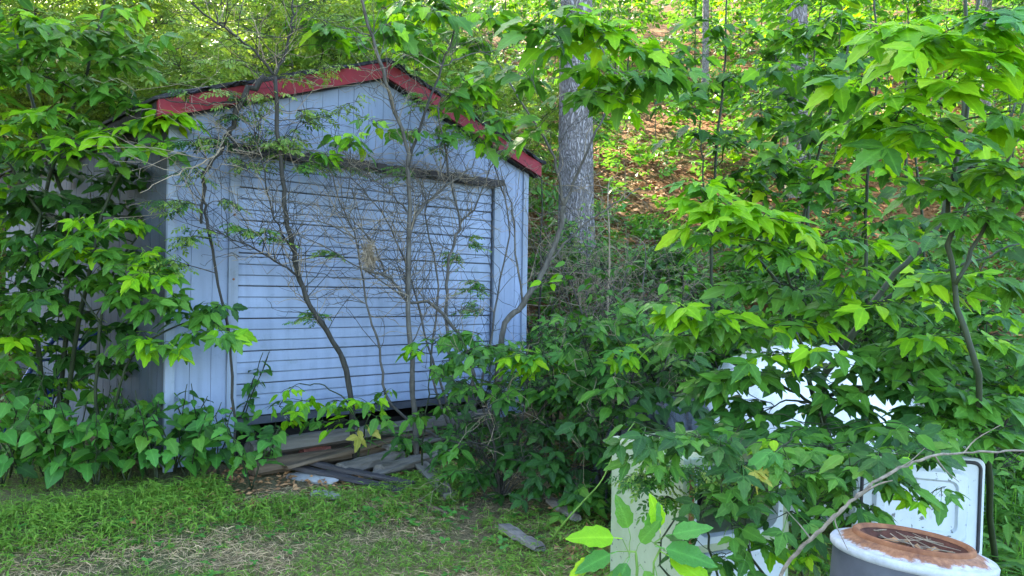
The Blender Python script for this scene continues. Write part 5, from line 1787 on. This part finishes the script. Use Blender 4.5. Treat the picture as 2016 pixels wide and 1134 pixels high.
# pale green arching cane
pts = [on_ground(1085, 1065), at(1110, 1030, 4.4), at(1150, 985, 4.35), at(1185, 945, 4.3), at(1215, 880, 4.3), at(1250, 830, 4.4)]
a = Acc()
sp = smooth_line(pts, 5)
tube(a, sp - sp[0], np.linspace(.0065, .003, len(sp)), 6, True)
tag(link('arching_cane', a.mesh('arching_cane', True), 'vine', None, tuple(sp[0])), 'slender yellow green cane arching up from grass into the shrub', 'cane')

# ------------------------------------------------------------------ lawn: stilt grass, turf, straw, clover
def lawn_points(n, x0=-5.2, x1=3.6, y0=2.6, y1=7.2):
    x, y = rng.uniform(x0, x1, n), rng.uniform(y0, y1, n)
    s = front_s(x, y)
    return x, y, s


DRY = [(on_ground(*q), w, h) for q, w, h in (((300, 1095), .30, .8), ((70, 1110), .25, .7), ((440, 1080), .25, .7), ((530, 1110), .24, .7), ((180, 1120), .22, .6), ((880, 1075), .14, .7), ((180, 1060), .16, .4), ((700, 1070), .12, .4))]


def dry_mask(x, y):
    d = nz(x, y, 1.7, 4) * .6 + .5 * nz(x, y, 4.3, 9) - .15
    for c, w, h in DRY:
        d = d + h * np.exp(-((x - c[0]) ** 2 + (y - c[1]) ** 2) / w ** 2)
    return d


x, y, s = lawn_points(60000)
dm = dry_mask(x, y)
side = (x - GC[0]) * GD[0] + (y - GC[1]) * GD[1]
fr = np.where(side < 0, 1.1, 1.5)
band = (rng.random(len(x)) < np.clip((fr + .35 - s) / .7, 0, 1) ** .7) & (s > np.where((side > .15) & (side < 3.2), 1.12, .42)) & (s < fr + .35 + .25 * nz(x, y, 3, 1)) & (x < -.2)
under = (x >= -.2) & (s > .7) & (y < 5.3)
lawn = (s >= 1.0) & (x < 1.4) & ((y < 4.7) | (x < -.35))
left = (side < -.2) & (s < .42) & (s > -1.2)
pr = np.where(band, .7, np.where(under, .32, np.where(lawn, np.where(dm > .08, .08, .40), np.where(left, .4, 0))))
k = rng.random(len(x)) < pr
x, y, s = x[k], y[k], s[k]
bd = band[k]
P = np.stack([x, y, gz(x, y)], 1)
hs = np.where(bd, rng.uniform(.045, .115, len(x)), rng.uniform(.03, .065, len(x)))
hs = np.where(under[k], rng.uniform(.04, .09, len(x)), hs)
a = Acc()
w = rng.integers(0, 3, len(x))
for i in range(3):
    m = w == i
    ang = rng.uniform(0, 2 * pi, m.sum())
    tl = rng.normal(0, .22, (m.sum(), 2))
    Nn = np.stack([tl[:, 0], tl[:, 1], np.ones(m.sum())], 1)
    Fv = np.stack([np.cos(ang), np.sin(ang), np.zeros(m.sum())], 1)
    inst(a, STILT[i], P[m], Fv, Nn, hs[m])
tag(link('stilt_grass', a.mesh('stilt_grass', False, True), 'stilt'), 'bright green leafy stilt grass covering the lawn edge', 'grass', kind='stuff')
x, y, s = lawn_points(46000, -4.3, 1.9, 2.7, 6.4)
dm = dry_mask(x, y)
k = (s > .95) & (x < 2.2) & ((y < 4.8) | (x < -.3)) & (rng.random(len(x)) < np.where(dm > .12, .3, .7))
x, y = x[k], y[k]
n = len(x)
a = Acc()
ang = rng.uniform(0, 2 * pi, n)
inst(a, T['tuft'], np.stack([x, y, gz(x, y)], 1), np.stack([np.cos(ang), np.sin(ang), np.zeros(n)], 1), upn(n, .15), rng.uniform(.025, .065, n))
tag(link('turf_grass', a.mesh('turf_grass', False, True), 'stilt'), 'short patchy turf of thin green blades', 'grass', kind='stuff')
x, y, s = lawn_points(110000, -4.3, 1.9, 2.7, 6.4)
dm = dry_mask(x, y)
k = (s > .9) & (x < 2.2) & (rng.random(len(x)) < np.clip(.40 + dm * 1.2, .22, .97))
x, y = x[k], y[k]
n = len(x)
a = Acc()
inst(a, T['straw'], np.stack([x, y, gz(x, y) + rng.uniform(.002, .02, n)], 1), rdir(n, -.1, .35), upn(n, .4), rng.uniform(.04, .11, n))
tag(link('dry_straw', a.mesh('dry_straw'), 'straw'), 'dry tan straw lying in bare patches of the lawn', 'straw', kind='stuff')
x, y, s = lawn_points(3600)
k = (s > .6) & (x < 1.0) & (nz(x, y, 2.6, 12) > -.1)
x, y = x[k], y[k]
n = len(x)
a = Acc()
ang = rng.uniform(0, 2 * pi, n)
inst(a, T['clover'], np.stack([x, y, gz(x, y)], 1), np.stack([np.cos(ang), np.sin(ang), np.zeros(n)], 1), upn(n, .25), rng.uniform(.03, .075, n))
tag(link('clover', a.mesh('clover', False, True), 'heart'), 'scattered low round leaved clover in the lawn', 'clover', kind='stuff')
# weedy strip and dead leaves under the shrubs and round the appliances
n = 5200
x, y = rng.uniform(-1.2, 5.2, n), rng.uniform(3.2, 8.8, n)
k = (front_s(x, y) > .45) & ((x > 2.3) | ((y > 6.3) & (rng.random(n) < .4)))
x, y = x[k], y[k]
n = len(x)
a = Acc()
ang = rng.uniform(0, 2 * pi, n)
for i in range(3):
    m = np.arange(n) % 3 == i
    inst(a, STILT[i], np.stack([x, y, gz(x, y)], 1)[m], np.stack([np.cos(ang), np.sin(ang), np.zeros(n)], 1)[m], upn(n, .2)[m], rng.uniform(.12, .34, n)[m])
tag(link('tall_weeds', a.mesh('tall_weeds', False, True), 'under'), 'rank green weeds round the appliances and shrubs', 'weeds', kind='stuff')
n = 11000
x, y = rng.uniform(-2.2, 3.5, n), rng.uniform(3.4, 8.0, n)
k = (front_s(x, y) > .1) & (front_s(x, y) < 1.1 + 2.2 * (x > .3))
x, y = x[k], y[k]
n = len(x)
a = Acc()
inst(a, diamond, np.stack([x, y, gz(x, y) + rng.uniform(0, .03, n)], 1), rdir(n, -.2, .3), upn(n, .5), rng.uniform(.03, .08, n))
tag(link('dead_leaves', a.mesh('dead_leaves'), 'litter_leaf'), 'brown dead leaves under the shrubs near the garage', 'dead leaves', kind='stuff')
